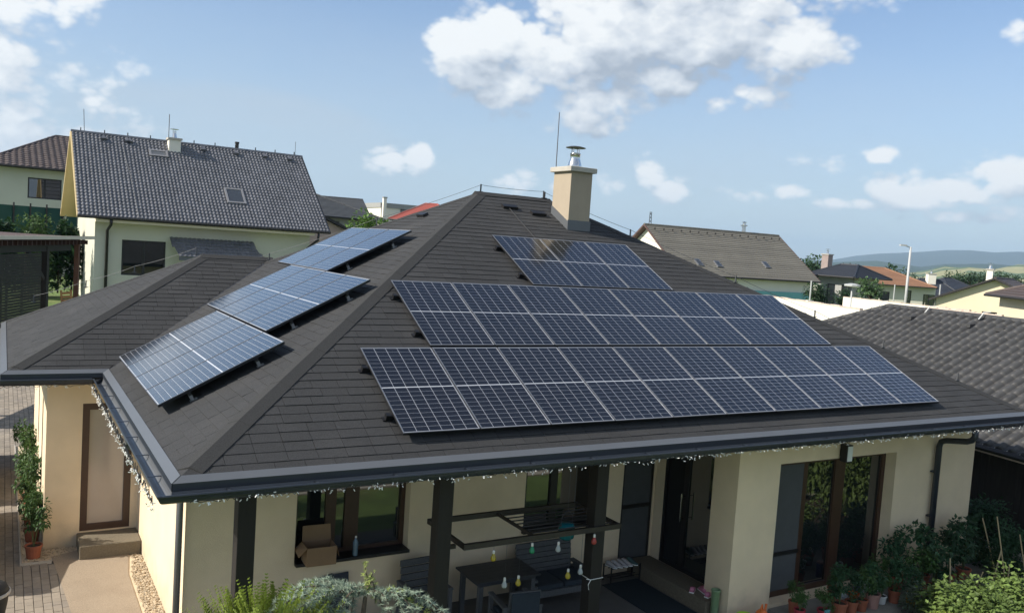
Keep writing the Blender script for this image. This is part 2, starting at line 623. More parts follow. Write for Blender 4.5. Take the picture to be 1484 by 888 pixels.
MB().box(.66, 9.5, -.2, 2.95, G - .05, G + .004).build('terrace', TERR, kind='structure')
MB().box(9.51, 15.6, -.55, .65, G - .05, G + .06).build('pavement', mat('slab_paving', (.20, .19, .165), .9, .2, 3, bump=.3), kind='structure')
MB().box(12.2, 19, -5, -.56, G - .05, G + .03).build('garden_bed', mat('garden_soil', (.06, .042, .028), .95, .3, 6, bump=.8, bs=30), kind='structure')

# ------------------------------------------------------------------ the house
P = 0.4782
TP, SP, CP = math.tan(P), math.sin(P), math.cos(P)
LX, DM, LW, DW, WP = 15.675, 14.024, 6.874, 7.432, 1.486
HX = DM / 2
house = thing('solar_house', 'cream bungalow with dark shingled hip roof carrying the solar panels', 'house', (7.8, 7, G))
XW, YF, YP, XP, XE, XR, YWG, XWW = .65, 2.95, .65, 8.57, 8.87, 15.02, 7.524, -.836


def wall(mb, o, u, n, L, z0, z1, holes, t=.35):
    """plastered wall sheet from o along u, outward normal n, with openings (u0,u1,z0,z1) and their reveals"""
    o, u, n = V(o), V(u), V(n)
    us = sorted({0, L, *[h[0] for h in holes], *[h[1] for h in holes]})
    zs = sorted({z0, z1, *[h[2] for h in holes], *[h[3] for h in holes]})
    pt = lambda a, z, d=0: o + u * a + V((0, 0, z)) - n * d
    for i in range(len(us) - 1):
        for j in range(len(zs) - 1):
            a, b, c, d = us[i], us[i + 1], zs[j], zs[j + 1]
            if any(h[0] - 1e-6 <= a and b <= h[1] + 1e-6 and h[2] - 1e-6 <= c and d <= h[3] + 1e-6 for h in holes):
                continue
            mb.quad(pt(a, c), pt(b, c), pt(b, d), pt(a, d))
            mb.quad(pt(a, c, t), pt(a, d, t), pt(b, d, t), pt(b, c, t))
    for a, b, c, d in holes:
        mb.quad(pt(a, c), pt(a, c, t), pt(b, c, t), pt(b, c))
        mb.quad(pt(a, d), pt(b, d), pt(b, d, t), pt(a, d, t))
        mb.quad(pt(a, c), pt(a, d), pt(a, d, t), pt(a, c, t))
        mb.quad(pt(b, c), pt(b, c, t), pt(b, d, t), pt(b, d))


ZT = -.19
w = MB(); wall(w, (XW, YF, 0), (0, 1, 0), (-1, 0, 0), YWG - YF, G - .1, ZT, []); w.build('wall', STUCCO, house)
w = MB(); wall(w, (XW, YF, 0), (1, 0, 0), (0, -1, 0), XE - XW, G - .1, ZT,
               [(2.17 - XW, 3.95 - XW, -2.2, -.62), (6.05 - XW, 7.60 - XW, -2.17, -.62), (8.12 - XW, 8.84 - XW, G + .2, -.55)])
w.build('wall', STUCCO, house)
w = MB(); wall(w, (XE, YF, 0), (0, -1, 0), (-1, 0, 0), YF - 1.2, G - .1, ZT, [(.24, 1.52, G + .24, -.5)]); w.build('wall', STUCCO, house)
w = MB(); wall(w, (XE + .0, 1.2, 0), (-1, 0, 0), (0, 1, 0), XE - XP, G - .1, ZT, []); w.build('wall', STUCCO, house)
w = MB(); wall(w, (XP, 1.2, 0), (0, -1, 0), (-1, 0, 0), 1.2 - YP, G - .1, ZT, []); w.build('wall', STUCCO, house)
w = MB(); wall(w, (XP, YP, 0), (1, 0, 0), (0, -1, 0), XR - XP, G - .1, ZT, [(9.52 - XP, 12.56 - XP, G + .12, -.7)]); w.build('wall', STUCCO, house)
w = MB(); wall(w, (XR, YP, 0), (0, 1, 0), (1, 0, 0), 12.7, G - .1, ZT, []); w.build('wall', STUCCO, house)
w = MB(); wall(w, (XR, 13.35, 0), (-1, 0, 0), (0, 1, 0), XR - XWW, G - .1, ZT, []); w.build('wall', STUCCO, house)
w = MB(); wall(w, (XWW, YWG, 0), (1, 0, 0), (0, -1, 0), XW - XWW, G - .1, ZT, [(-.28 - XWW, .53 - XWW, G + .26, -.66)]); w.build('wall', STUCCO, house)
w = MB(); wall(w, (XWW, 13.35, 0), (0, -1, 0), (-1, 0, 0), 13.35 - YWG, G - .1, ZT, [(2.4, 2.8, -2.1, -.8), (4.2, 4.6, -2.1, -.8)]); w.build('wall', STUCCO, house)


def framed(name, o, u, n, L, z0, z1, bars, depth, fmat, panes, fw=.07, label=None, fthick=.07, **kw):
    """a window or door: outer frame with uprights `bars` [(u0,u1)], panes [(u0,u1,z0,z1,material)]"""
    o, u, n = V(o), V(u), V(n)
    base = o - n * depth
    ez = V((0, 0, 1))
    f = MB()

    def slab(a, b, c, d, th, out=0, mb=f):
        mb.obox(base + u * (a + b) / 2 + ez * (c + d) / 2 + n * out, u * (b - a) / 2, n * th / 2, ez * (d - c) / 2)
    slab(0, L, z0, z0 + fw, fthick)
    slab(0, L, z1 - fw, z1, fthick)
    slab(0, fw, z0 + fw, z1 - fw, fthick)
    slab(L - fw, L, z0 + fw, z1 - fw, fthick)
    for a, b in bars:
        slab(a, b, z0 + fw, z1 - fw, fthick - .006)
    fr = f.build(name, fmat, house, **({'label': label} if label else {}))
    for a, b, c, d, m in panes:
        g = MB()
        slab(a, b, c, d, .012, -.012, g)
        p = g.build('pane' if m is not SCREEN else 'insect_screen', m, None)
        p.parent = fr
        if m is SCREEN:
            p.location = n * .035
    return fr, slab


def part_of(fr, mb, name, m, **kw):
    o = mb.build(name, m, None, **kw)
    o.parent = fr
    return o


# kitchen window (front, left)
zb, zt = -2.2, -.62
fr, _ = framed('window', (2.17, YF, 0), (1, 0, 0), (0, -1, 0), 1.78, zb, zt, [(.50, .66), (.80, 1.02)], .22, FRAMEBR,
               [(.06, .51, zb + .06, zt - .06, GLASSDK), (.65, .81, zb + .06, zt - .06, GLASSDK), (1.01, 1.72, zb + .06, zt - .06, GLASSDK)])
part_of(fr, MB().box(2.172, 3.948, YF - .10, YF + .19, zb - .035, zb + .012), 'sill', FRAMEBK, bevel=.006)
# second porch window
zb, zt = -2.17, -.62
fr, _ = framed('window', (6.06, YF, 0), (1, 0, 0), (0, -1, 0), 1.54, zb, zt, [(.56, .70)], .13, FRAMEBK,
               [(.06, .57, zb + .06, zt - .06, GLASSDK), (.69, 1.48, zb + .06, zt - .06, GLASSDK)])
part_of(fr, MB().box(6.02, 7.62, YF - .08, YF + .1, zb - .035, zb + .008), 'sill', FRAMEBK)
# terrace door with its insect screen
zb, zt = G + .2, -.55
fr, slab = framed('door', (8.12, YF, 0), (1, 0, 0), (0, -1, 0), .72, zb, zt, [], .06, FRAMEBK, [(.03, .69, zb + .05, zt - .05, SCREEN)], fw=.05, label='black framed insect screen door')
cb = MB(); slab(.04, .68, -2.02, -1.95, .05, .02, cb)
part_of(fr, cb, 'crossbar', FRAMEBK)
# entrance: hallway gloom painted on a near-black pane, a glazed leaf and long handle
zb, zt = G + .24, -.5
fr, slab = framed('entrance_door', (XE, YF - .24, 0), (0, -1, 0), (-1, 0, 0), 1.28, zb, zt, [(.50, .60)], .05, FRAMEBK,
                  [(.06, .51, zb + .05, zt - .05, mat('unlit_hallway_dark', (.006, .006, .007), .8, 0)), (.59, 1.22, zb + .05, zt - .05, GLASSDK)])
hb = MB().tube([(XE - .09, YF - .82, -2.05), (XE - .09, YF - .82, -1.55)], .012, 6)
hb.tube([(XE - .09, YF - .82, -2.0), (XE - .0, YF - .82, -2.0)], .008, 5).tube([(XE - .09, YF - .82, -1.6), (XE - .0, YF - .82, -1.6)], .008, 5)
part_of(fr, hb, 'handle', STEEL)
MB().box(8.36, XE - .004, .92, YF - .006, G + .004, G + .25).build('step', STEPM, house, bevel=.008)
# big glazed front of the right-hand room
zb, zt = G + .12, -.7
fr, slab = framed('window', (9.52, YP, 0), (1, 0, 0), (0, -1, 0), 3.04, zb, zt, [(.84, .94), (1.66, 1.92)], .25, FRAMEBR,
                  [(.05, .86, zb + .06, zt - .06, SCREEN), (.92, 1.68, zb + .06, zt - .06, GLASSDK), (1.90, 2.97, zb + .06, zt - .06, GLASSDK)], fw=.10)
cb = MB(); slab(.05, .85, -2.36, -2.30, .05, .03, cb)
part_of(fr, cb, 'crossbar', FRAMEBK)
# side door of the wing, pale curtain behind the pane
zb, zt = G + .26, -.66
fr, _ = framed('side_door', (-.28, YWG, 0), (1, 0, 0), (0, -1, 0), .81, zb, zt, [], .05, FRAMEBR, [(.10, .71, zb + .1, zt - .1, CURTAIN)], fw=.115)
MB().box(-.32, .64, 6.78, YWG - .003, G + .004, G + .24).build('step', STEPM, house, bevel=.012)
for yy in (10.75, 8.95):
    fr, _ = framed('window', (XWW, yy + .2, 0), (0, -1, 0), (-1, 0, 0), .4, -2.1, -.8, [], .1, FRAMEBR, [(.06, .34, -2.04, -.86, GLASSDK)])

# posts, beam, soffits, fascia
for x in (.86, 3.34, 5.80):
    MB().box(x - .10, x + .10, YP - .1, YP + .1, G + .01, -.36).build('porch_post', WOODDK, house, bevel=.008)
MB().box(.70, XP - .002, YP - .11, YP + .11, -.355, -.192).build('porch_beam', WOODDK, house)
s = MB()
s.prism([(-.05, -.05, 0), (LX + .05, -.05, 0), (LX + .05, DM + .05, 0), (-.05, DM + .05, 0)], (0, 0, -.025))
s.prism([(-WP - .05, LW - .05, 0), (-.051, LW - .05, 0), (-.051, LW + DW + .05, 0), (-WP - .05, LW + DW + .05, 0)], (0, 0, -.025))
s.v = [(x, y, z - .165) for x, y, z in s.v]
s.build('soffit', SOFFIT, house)
f = MB()
f.box(-.03, LX + .03, -.03, 0, -.185, -.03)
f.box(-.03, 0, .002, LW, -.185, -.03)
f.box(-WP - .03, -.03, LW - .03, LW, -.185, -.03)
f.box(-WP - .03, -WP, LW + .002, LW + DW, -.185, -.03)
f.box(LX, LX + .03, .002, DM, -.185, -.03)
f.build('fascia', WOODDK, house)

# gutters: half-round troughs with a rolled lip, mitred at the corners
prof = [(.012, .0)] + [(.012 + .075 - .075 * math.cos(t), -.010 - .082 * math.sin(t)) for t in [math.pi * k / 9 for k in range(10)]] + [(.166, .006), (.174, .004), (.172, -.008), (.166, -.010)]


def gutter(path):
    """path: list of (x, y, outward bisector x, y) at z = ZG"""
    m = MB()
    n = len(prof)
    for x, y, ox, oy in path:
        m.v += [(x + ox * (a + .03), y + oy * (a + .03), b - .095) for a, b in prof]
    for i in range(len(path) - 1):
        for k in range(n - 1):
            m.f.append((i * n + k, i * n + k + 1, (i + 1) * n + k + 1, (i + 1) * n + k))
            m.m.append(0)
    for i in (0, len(path) - 1):
        m.f.append(tuple(i * n + k for k in range(n)))
        m.m.append(0)
    lip = [V((x + ox * .200, y + oy * .200, -.091)) for x, y, ox, oy in path]
    m.tube(lip, .011, 6)
    o = m.build('gutter', GUTTER, house)
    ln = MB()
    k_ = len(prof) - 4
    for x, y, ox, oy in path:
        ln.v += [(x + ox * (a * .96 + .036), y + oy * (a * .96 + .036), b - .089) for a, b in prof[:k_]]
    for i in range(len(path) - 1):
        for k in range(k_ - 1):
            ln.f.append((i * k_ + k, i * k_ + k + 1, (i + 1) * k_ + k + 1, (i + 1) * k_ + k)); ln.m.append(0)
    li = ln.build('gutter_sunlit_inside', FLASH, None)  # pale inner sheet added to give the trough its sunlit look
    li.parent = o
    sd = o.modifiers.new('solid', 'SOLIDIFY')
    sd.thickness = .004
    return o


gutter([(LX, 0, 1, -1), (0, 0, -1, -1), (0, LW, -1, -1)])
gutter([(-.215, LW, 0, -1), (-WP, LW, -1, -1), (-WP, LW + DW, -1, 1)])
# gutter brackets
for k in range(17):
    x = .5 + k * .92
    MB().bar((x, -.035, -.10), (x, -.20, -.098), .03, .006).build('gutter_bracket', GUTTER, house)
for k in range(7):
    y = .6 + k * .92
    MB().bar((-.035, y, -.10), (-.20, y, -.098), .03, .006).build('gutter_bracket', GUTTER, house)
# downpipes
d = MB().tube([(-.12, 2.86, -.18), (-.12, 2.86, -.3), (.55, 2.88, -.62), (.56, 2.88, -.8), (.56, 2.88, G + .02)], .045, 10)
d.build('downpipe', FLASH, house, smooth=True)  # sunlight on the anthracite pipe put into this lighter grey
d = MB().tube([(13.62, -.14, -.16), (13.62, -.14, -.30), (13.63, -.08, -.38), (13.65, .02, -.425), (13.67, .42, -.50), (13.68, .52, -.54), (13.69, .56, -.64), (13.70, .56, G + .1)], .055, 12)
d.build('downpipe', GUTTER, house, smooth=True)
c = MB()
for z in (-1.15, -2.0, -2.6):
    c.box(13.62, 13.76, .545, .655, z, z + .03)
c.build('pipe_clip', GUTTER, house)
# corner board strip on the sunlit end of the west wall
MB().box(XW - .012, XW - .002, 3.15, 3.17, G, ZT).build('lightning_wire', WIRE, house)
# wall lamp above the big window
t = thing('wall_lamp', 'black box lamp with white side glass on the front wall', 'lamp', (11.02, YP, -.6))
MB().box(-.075, .075, -.16, -.02, -.14, .16).build('lamp_housing', FRAMEBK, t, world=False, bevel=.006)
MB().box(-.058, .064, -.168, -.1605, -.12, .14).build('lamp_glass', mat('opal_glass', (.75, .78, .76), .3, 0), t, world=False)
MB().box(-.05, .05, -.02, 0, -.06, .06).build('wall_plate', FRAMEBK, t, world=False)

# ---- roof
roof = MB()
A0, B0 = V((0, 0, -.02)), V((LX, 0, -.02))
R0, R1 = V((HX, HX, HX * TP - .02)), V((LX - HX, HX, HX * TP - .02))
C0, D0 = V((LX, DM, -.02)), V((0, DM, -.02))
roof.quad(A0, B0, R1, R0); roof.add([A0, R0, D0], [(0, 1, 2)]); roof.add([B0, C0, R1], [(0, 1, 2)]); roof.quad(C0, D0, R0, R1)
W0, W1 = V((-WP, LW, -.02)), V((-WP, LW + DW, -.02))
WR, WV = V((-WP + DW / 2, LW + DW / 2, DW / 2 * TP - .02)), V((DW / 2, LW + DW / 2, DW / 2 * TP - .02))
roof.quad(W0, V((0, LW, -.02)), WV, WR); roof.add([W0, WR, W1], [(0, 1, 2)]); roof.quad(W1, WR, WV, V((0, LW + DW, -.02)))
roof = roof.build('roof', UNDER, house)


def rpart(mb, name, m, **kw):
    o = mb.build(name, m, None, **kw)
    o.parent = roof
    return o


TABW, EXPO = .338, .158
allt = []


def shingles(o, eu, es, n, lo, hi, smax, cam_face):
    """rows of three-tab shingles on a roof plane: lo(s), hi(s) give the row ends"""
    o, eu, es, n = V(o), V(eu), V(es), V(n)
    k = 0
    s = .02
    while s < smax - .01:
        s2 = min(s + EXPO, smax)
        off = -rng.choice((0, .5, .25, .75)) * TABW + (TABW / 2 if k % 2 else 0)
        u = math.floor(lo(s) / TABW) * TABW + off - TABW
        end = max(hi(s), hi(s2))
        while u < end:
            a0, a1 = max(u + .0025, lo(s)), min(u + TABW - .0025, hi(s))
            b0, b1 = max(u + .0025, lo(s2)), min(u + TABW - .0025, hi(s2))
            if a1 - a0 > .015 or b1 - b0 > .015:
                a1, b1 = max(a1, a0 + .001), max(b1, b0 + .001)
                h = .0085 + rng.uniform(-.0022, .0032)
                dl = rng.uniform(-.003, .003)
                pt = lambda uu, ss, hh: o + eu * uu + es * ss + n * hh
                vs = [pt(a0, s + dl, -.012), pt(a1, s + dl, -.012), pt(b1, s2 + .012, -.012), pt(b0, s2 + .012, -.012),
                      pt(a0, s + dl, h), pt(a1, s + dl, h), pt(b1, s2 + .012, .001), pt(b0, s2 + .012, .001)]
                cpt = (vs[4] + vs[6]) / 2
                dv = CAM - cpt
                allt.append((cam_face * abs(n.dot(dv.normalized())) / dv.length_squared * (a1 - a0), vs))
            u += TABW
        s += EXPO
        k += 1


TF = [(0, 1, 5, 4), (1, 2, 6, 5), (3, 0, 4, 7), (4, 5, 6, 7)]
SMAX = HX / CP
shingles((0, 0, 0), (1, 0, 0), (0, CP, SP), (0, -SP, CP), lambda s: s * CP, lambda s: LX - s * CP, SMAX, 1)
shingles((0, 0, 0), (0, 1, 0), (CP, 0, SP), (-SP, 0, CP), lambda s: s * CP, lambda s: (LW + s * CP) if s * CP < DW / 2 else DM - s * CP, SMAX, 1)
shingles((-WP, LW, 0), (1, 0, 0), (0, CP, SP), (0, -SP, CP), lambda s: s * CP, lambda s: WP + s * CP, DW / 2 / CP, .6)
shingles((-WP, LW, 0), (0, 1, 0), (CP, 0, SP), (-SP, 0, CP), lambda s: s * CP, lambda s: DW - s * CP, DW / 2 / CP, .3)


def under_panel(c):
    return c.y < c.x and 2.7 < c.x < 13.1 and c.z < 2.6 and c.z > .2 and 2.6 + max(0, (c.z - .9)) < c.x


allt.sort(key=lambda q: -q[0] * (0 if under_panel((q[1][4] + q[1][6]) / 2) else 1))
for sc, vs in allt[:300]:
    rpart(MB().add(vs, TF), 'shingle', SHINGLE)
sm = MB()
for sc, vs in allt[300:]:
    sm.add(vs, TF)
rpart(sm, 'shingle', SHINGLE, kind='stuff')
# north and east faces, seen only from elsewhere: plain strips of the same felt
m = MB()
for (a, b, c, d) in [(B0, C0, R1, R1), (C0, D0, R0, R1), (W1, V((0, LW + DW, 0)), WV, WR)]:
    N = 30
    for i in range(N):
        p = [a.lerp(d, i / N), b.lerp(c, i / N), b.lerp(c, (i + 1) / N), a.lerp(d, (i + 1) / N)]
        m.quad(p[0] + V((0, 0, .03)), p[1] + V((0, 0, .03)), p[2] + V((0, 0, .022)), p[3] + V((0, 0, .022)))
rpart(m, 'felt_strip', SHINGLE)


def cap(a, b, na, nb, w=.155, h=.014, piece=.9):
    """folded cap strip over a hip or ridge, na/nb the down-slope directions on its two sides"""
    a, b, na, nb = V(a), V(b), V(na).normalized(), V(nb).normalized()
    d = (b - a)
    L = d.length
    t = d / L
    na, nb = (na - t * na.dot(t)).normalized(), (nb - t * nb.dot(t)).normalized()
    n = max(1, round(L / piece))
    m = MB()
    up = V((0, 0, 1))
    for i in range(n):
        p, q = a + t * (L * i / n - .02), a + t * (L * (i + 1) / n)
        lift0, lift1 = up * (h + .004), up * h
        m.add([p + na * w + lift0, p + lift0 + up * .006, p + nb * w + lift0, q + na * w + lift1, q + lift1 + up * .006, q + nb * w + lift1,
               p + na * w - up * .01, p + nb * w - up * .01, q + na * w - up * .01, q + nb * w - up * .01],
              [(0, 3, 4, 1), (1, 4, 5, 2), (0, 6, 8, 3), (2, 5, 9, 7), (0, 1, 2, 7, 6)])
    return rpart(m, 'hip_cap', HIPCAP)


PS, PWd, PN, PE = (0, -CP, -SP), (-CP, 0, -SP), (0, CP, -SP), (CP, 0, -SP)
cap((.16, .16, .16 * TP), (HX, HX, HX * TP), PWd, PS)
cap((LX, 0, 0), (LX - HX, HX, HX * TP), PS, PE)
cap((0, DM, 0), (HX, HX, HX * TP), PN, PWd)
cap((HX - .1, HX, HX * TP + .006), (LX - HX + .1, HX, HX * TP + .006), PN, PS)
cap((-WP + .16, LW + .16, .16 * TP), tuple(WR + V((0, 0, .02))), PWd, PS)
cap((-WP, LW + DW, 0), tuple(WR + V((0, 0, .02))), PN, PWd)
cap(tuple(WR + V((-.05, 0, .026))), tuple(WV + V((0, 0, .026))), PN, PS)
# dark valley lining between wing and main roof
vd = (WV - V((0, LW, -.02))).normalized()
rpart(MB().bar(V((0.02, LW + .02, .012)), WV + V((0, 0, .03)), .05, .006), 'valley_strip', FRAMEBK)

# drip-edge flashing along the eaves
f, fa = MB(), MB()
for o, eu, es, n, l0, l1, q0, q1 in [((0, 0, 0), (1, 0, 0), (0, CP, SP), (0, -SP, CP), 0, LX, 1, -1), ((0, 0, 0), (0, 1, 0), (CP, 0, SP), (-SP, 0, CP), 0, LW, 1, 1),
                                     ((-WP, LW, 0), (1, 0, 0), (0, CP, SP), (0, -SP, CP), 0, WP, 1, 1), ((-WP, LW, 0), (0, 1, 0), (CP, 0, SP), (-SP, 0, CP), 0, DW, 1, -1)]:
    o, eu, es, n = V(o), V(eu), V(es), V(n)
    lo, hi = -.05, .06
    pt = lambda u, s, h=.016: o + eu * u + es * s + n * h
    e0, e1 = l0 + q0 * lo * CP, l1 + q1 * lo * CP
    i0, i1 = l0 + q0 * hi * CP, l1 + q1 * hi * CP
    f.quad(pt(e0, lo), pt(e1, lo), pt(i1, hi, .018), pt(i0, hi, .018))
    dz = V((0, 0, -.075))
    fa.quad(pt(e0, lo) + dz, pt(e1, lo) + dz, pt(e1, lo, .013), pt(e0, lo, .013))
rpart(f, 'drip_flashing', FLASH)
rpart(fa, 'drip_apron', GUTTER)  # vertical face of the flashing, its shade put into the darker colour

# ridge vents and the cable running down to the panels
for x, y in [(7.42, 6.45), (8.02, 6.28)]:
    m = MB()
    c = V((x, y, y * TP))
    es, n = V((0, CP, SP)), V((0, -SP, CP))
    m.obox(c + n * .03, V((.17, 0, 0)), es * .06, n * .035)
    rpart(m, 'roof_vent', FRAMEBK)
c = V((-.4 + 5.6, 6.45, 5.6 * TP))
m = MB(); es, n = V((CP, 0, SP)), V((-SP, 0, CP)); m.obox(V((5.9, 7.35, 5.9 * TP)) + n * .03, V((0, .17, 0)), es * .06, n * .035); rpart(m, 'roof_vent', FRAMEBK)
rpart(MB().tube([(7.38, 6.42, 6.42 * TP + .04), (7.35, 5.3, 5.3 * TP + .035), (7.3, 4.72, 4.72 * TP + .04)], .010, 5), 'cable', BLACKAL)

# chimney
ch = MB()
x0, x1, y0, y1 = 8.44, 8.97, 5.76, 6.40
ch.box(x0, x1, y0, y1, 2.7, 4.18).build('chimney', mat('chimney_render', (.36, .30, .225), .9, .08, 3, bump=.3, bs=120), house)
cho = bpy.data.objects['chimney']


def cpart(mb, name, m, **kw):
    o = mb.build(name, m, None, **kw)
    o.parent = cho


cpart(MB().box(x0 - .07, x1 + .07, y0 - .07, y1 + .07, 4.181, 4.285), 'chimney_cap', CONC, bevel=.012)
cx, cy = 8.68, 6.02
cpart(MB().lathe((cx, cy, 4.285), [(.150, 0), (.150, .03), (.135, .09), (.105, .19), (.105, .27), (.112, .275), (.112, .30), (.10, .30), (.10, .12)], 20), 'flue', STEEL, smooth=True)
leg = MB()
for k in range(4):
    an = k * math.pi / 2 + .5
    leg.bar((cx + .085 * math.cos(an), cy + .085 * math.sin(an), 4.55), (cx + .085 * math.cos(an), cy + .085 * math.sin(an), 4.70), .025, .008)
cpart(leg, 'cowl_bracket', STEEL)
cpart(MB().lathe((cx, cy, 4.69), [(.205, 0), (.21, .01), (.12, .035), (.0, .05)], 22), 'cowl', mat('weathered_cowl', (.10, .10, .10), .5, .2, 6, metal=.4))
fl = MB()
fz = lambda y: y * TP
fl.box(x0 - .02, x1 + .02, y0 - .02, y0 - .001, fz(y0) - .1, fz(y0) + .20)
fl.prism([(x0 - .018, y0, fz(y0) - .02), (x0 - .018, y1, fz(y1) - .02), (x0 - .018, y1, fz(y1) + .17), (x0 - .018, y0, fz(y0) + .17)], (.017, 0, 0))
cpart(fl, 'chimney_flashing', FLASH)
# lightning rod and the conductor with its little stands
house_wire = MB()
MB().tube([(8.52, 6.46, 3.2), (8.50, 6.46, 5.45)], [.014, .009], 6).build('lightning_rod', WIRE, house)


def conductor(pts, sag=.03, stand=.14, r=.0045):
    m, sm_ = MB(), MB()
    tops = [V(p) + V((0, 0, stand)) for p in pts]
    line = []
    for i in range(len(tops) - 1):
        for k in range(6):
            t = k / 6
            line.append(tops[i].lerp(tops[i + 1], t) - V((0, 0, sag * 4 * t * (1 - t))))
    line.append(tops[-1])
    m.tube(line, r, 5)
    m.build('lightning_wire', WIRE, house)
    for p, q in zip(pts, tops):
        s_ = MB().bar(V(p) - V((0, 0, .02)), q + V((0, 0, .015)), .022, .022)
        s_.bar(V(p) + V((-.05, 0, .0)), V(p) + V((.05, 0, .0)), .04, .012)
        s_.build('wire_stand', WIRE, house)


RT = HX * TP + .03
conductor([(2.0, DM - 2.0, 2.0 * TP + .03), (3.6, DM - 3.6, 3.6 * TP + .03), (5.4, DM - 5.4, 5.4 * TP + .03), (7.05, 7.05, RT)])
conductor([(7.05, 7.05, RT), (8.60, 7.02, RT)], sag=.02)
conductor([(8.62, 7.0, RT), (10.0, 5.66, 5.66 * TP + .03), (11.6, 4.06, 4.06 * TP + .03), (12.75, 2.92, 2.92 * TP + .03), (13.7, 1.96, 1.96 * TP + .03), (14.7, .96, .96 * TP + .03)], stand=.12)
conductor([(-.9, 14.306 - .6, .55), (.1, 14.306 - 1.6, 1.0), (1.0, 14.306 - 2.45, 1.42), (2.1, 10.75, 1.93)])

# ------------------------------------------------------------------ solar panels
PW, PL = 1.038, 1.755
gxy = .0028


def cell_quads():
    out = []
    u0, v0 = .014, .018
    cw = (PW - 2 * u0) / 6
    half = (PL - 2 * v0 - .015) / 2
    chh = half / 10
    for hf in range(2):
        for j in range(10):
            for i in range(6):
                out.append((u0 + i * cw + .0030, u0 + (i + 1) * cw - .0030, v0 + hf * (half + .015) + j * chh + .0020, v0 + hf * (half + .015) + (j + 1) * chh - .0020))
    return out


CQ = cell_quads()
fm = MB()
for (a, b, c, d) in [(0, PW, 0, .010), (0, PW, PL - .010, PL), (0, .010, .0101, PL - .0101), (PW - .010, PW, .0101, PL - .0101)]:
    fm.box(a, b, c, d, .004, .038)
FRM = fm.mesh('frame', ALU)
fm2 = MB()
for (a, b, c, d) in [(-.001, PW + .001, -.001, .008), (-.001, PW + .001, PL - .008, PL + .001), (-.001, .008, .0081, PL - .0081), (PW - .008, PW + .001, .0081, PL - .0081)]:
    fm2.box(a, b, c, d, 0, .030)
FRS = fm2.mesh('frame_skirt', BLACKAL)
BKM = MB().box(.0102, PW - .0102, .0102, PL - .0102, .012, .0335).mesh('back_sheet', BACKSH)
cm = MB()
for a, b, c, d in CQ:
    cm.box(a, b, c, d, .0338, .0346)
CLM = cm.mesh('solar_cell', CELL)
a, b, c, d = CQ[0]
CL1 = MB().box(-(b - a) / 2, (b - a) / 2, -(d - c) / 2, (d - c) / 2, 0, .0008).mesh('solar_cell', CELL)


def panel(mtx, label, group, single):
    t = thing('solar_module', label, 'solar panel', group=group, matrix=mtx)
    link('frame', FRM, t, world=False)
    link('frame_skirt', FRS, t, world=False)
    link('back_sheet', BKM, t, world=False)
    if single:
        for a, b, c, d in CQ:
            link('solar_cell', CL1, t, world=False, matrix=Matrix.Translation(((a + b) / 2, (c + d) / 2, .0338)))
    else:
        o = link('solar_cell', CLM, t, world=False)
        o['kind'] = 'stuff'
    return t


def pmtx(o, eu, es):
    eu, es = V(eu), V(es)
    n = eu.cross(es)
    return Matrix(((eu.x, es.x, n.x, o.x), (eu.y, es.y, n.y, o.y), (eu.z, es.z, n.z, o.z), (0, 0, 0, 1)))


ORD = ['first', 'second', 'third', 'fourth', 'fifth', 'sixth', 'seventh', 'eighth', 'ninth', 'tenth']
US, SS, PX = (1, 0, 0), V((0, CP, SP)), PW + .0182
NS, NW = V((0, -SP, CP)), V((-SP, 0, CP))
HF, HW = .1082 - .036, .1753 - .036
railm = mat('mill_rail', (.30, .31, .32), .4, .05, 4, metal=.7)
for row, (cnt, u0, s0) in enumerate([(10, 2.5843, .4007), (8, 2.5843 + PX, .4007 + PL + .0561), (3, 2.5843 + PX * 3.5098, .4007 + 2 * (PL + .0561))]):
    rn = ['lowest', 'middle', 'topmost'][row]
    for k in range(cnt):
        lab = f'dark solar panel, {ORD[k]} from the left in the {rn} row of the front roof'
        panel(pmtx(V((u0 + k * PX, 0, 0)) + SS * s0 + NS * HF, US, SS), lab, 'solar panels on the front roof slope', row == 0 and k < 4)
    for q in (.38, 1.36):       # two mounting rails under each row, their dark end brackets showing at the left
        r = thing('mounting_rail', ('lower' if q < 1 else 'upper') + f' mounting rail with black brackets under the {rn} front panel row', 'mounting rail', group='mounting rails of the front panels',
                  matrix=pmtx(V((u0, 0, 0)) + SS * (s0 + q) + NS * .012, US, SS))
        MB().box(-.05, cnt * PX + .03, -.02, .02, .008, HF - .014).build('rail', BLACKAL, r, world=False)
        for e in (-.06, cnt * PX - .02):
            br = MB().box(e - .06, e + .05, -.035, .035, -.006, .010).box(e - .03, e + .03, -.03, .03, .010, .075)
            br.build('bracket', BLACKAL, r, world=False)
UW = (0, -1, 0)
SW = V((CP, 0, SP))
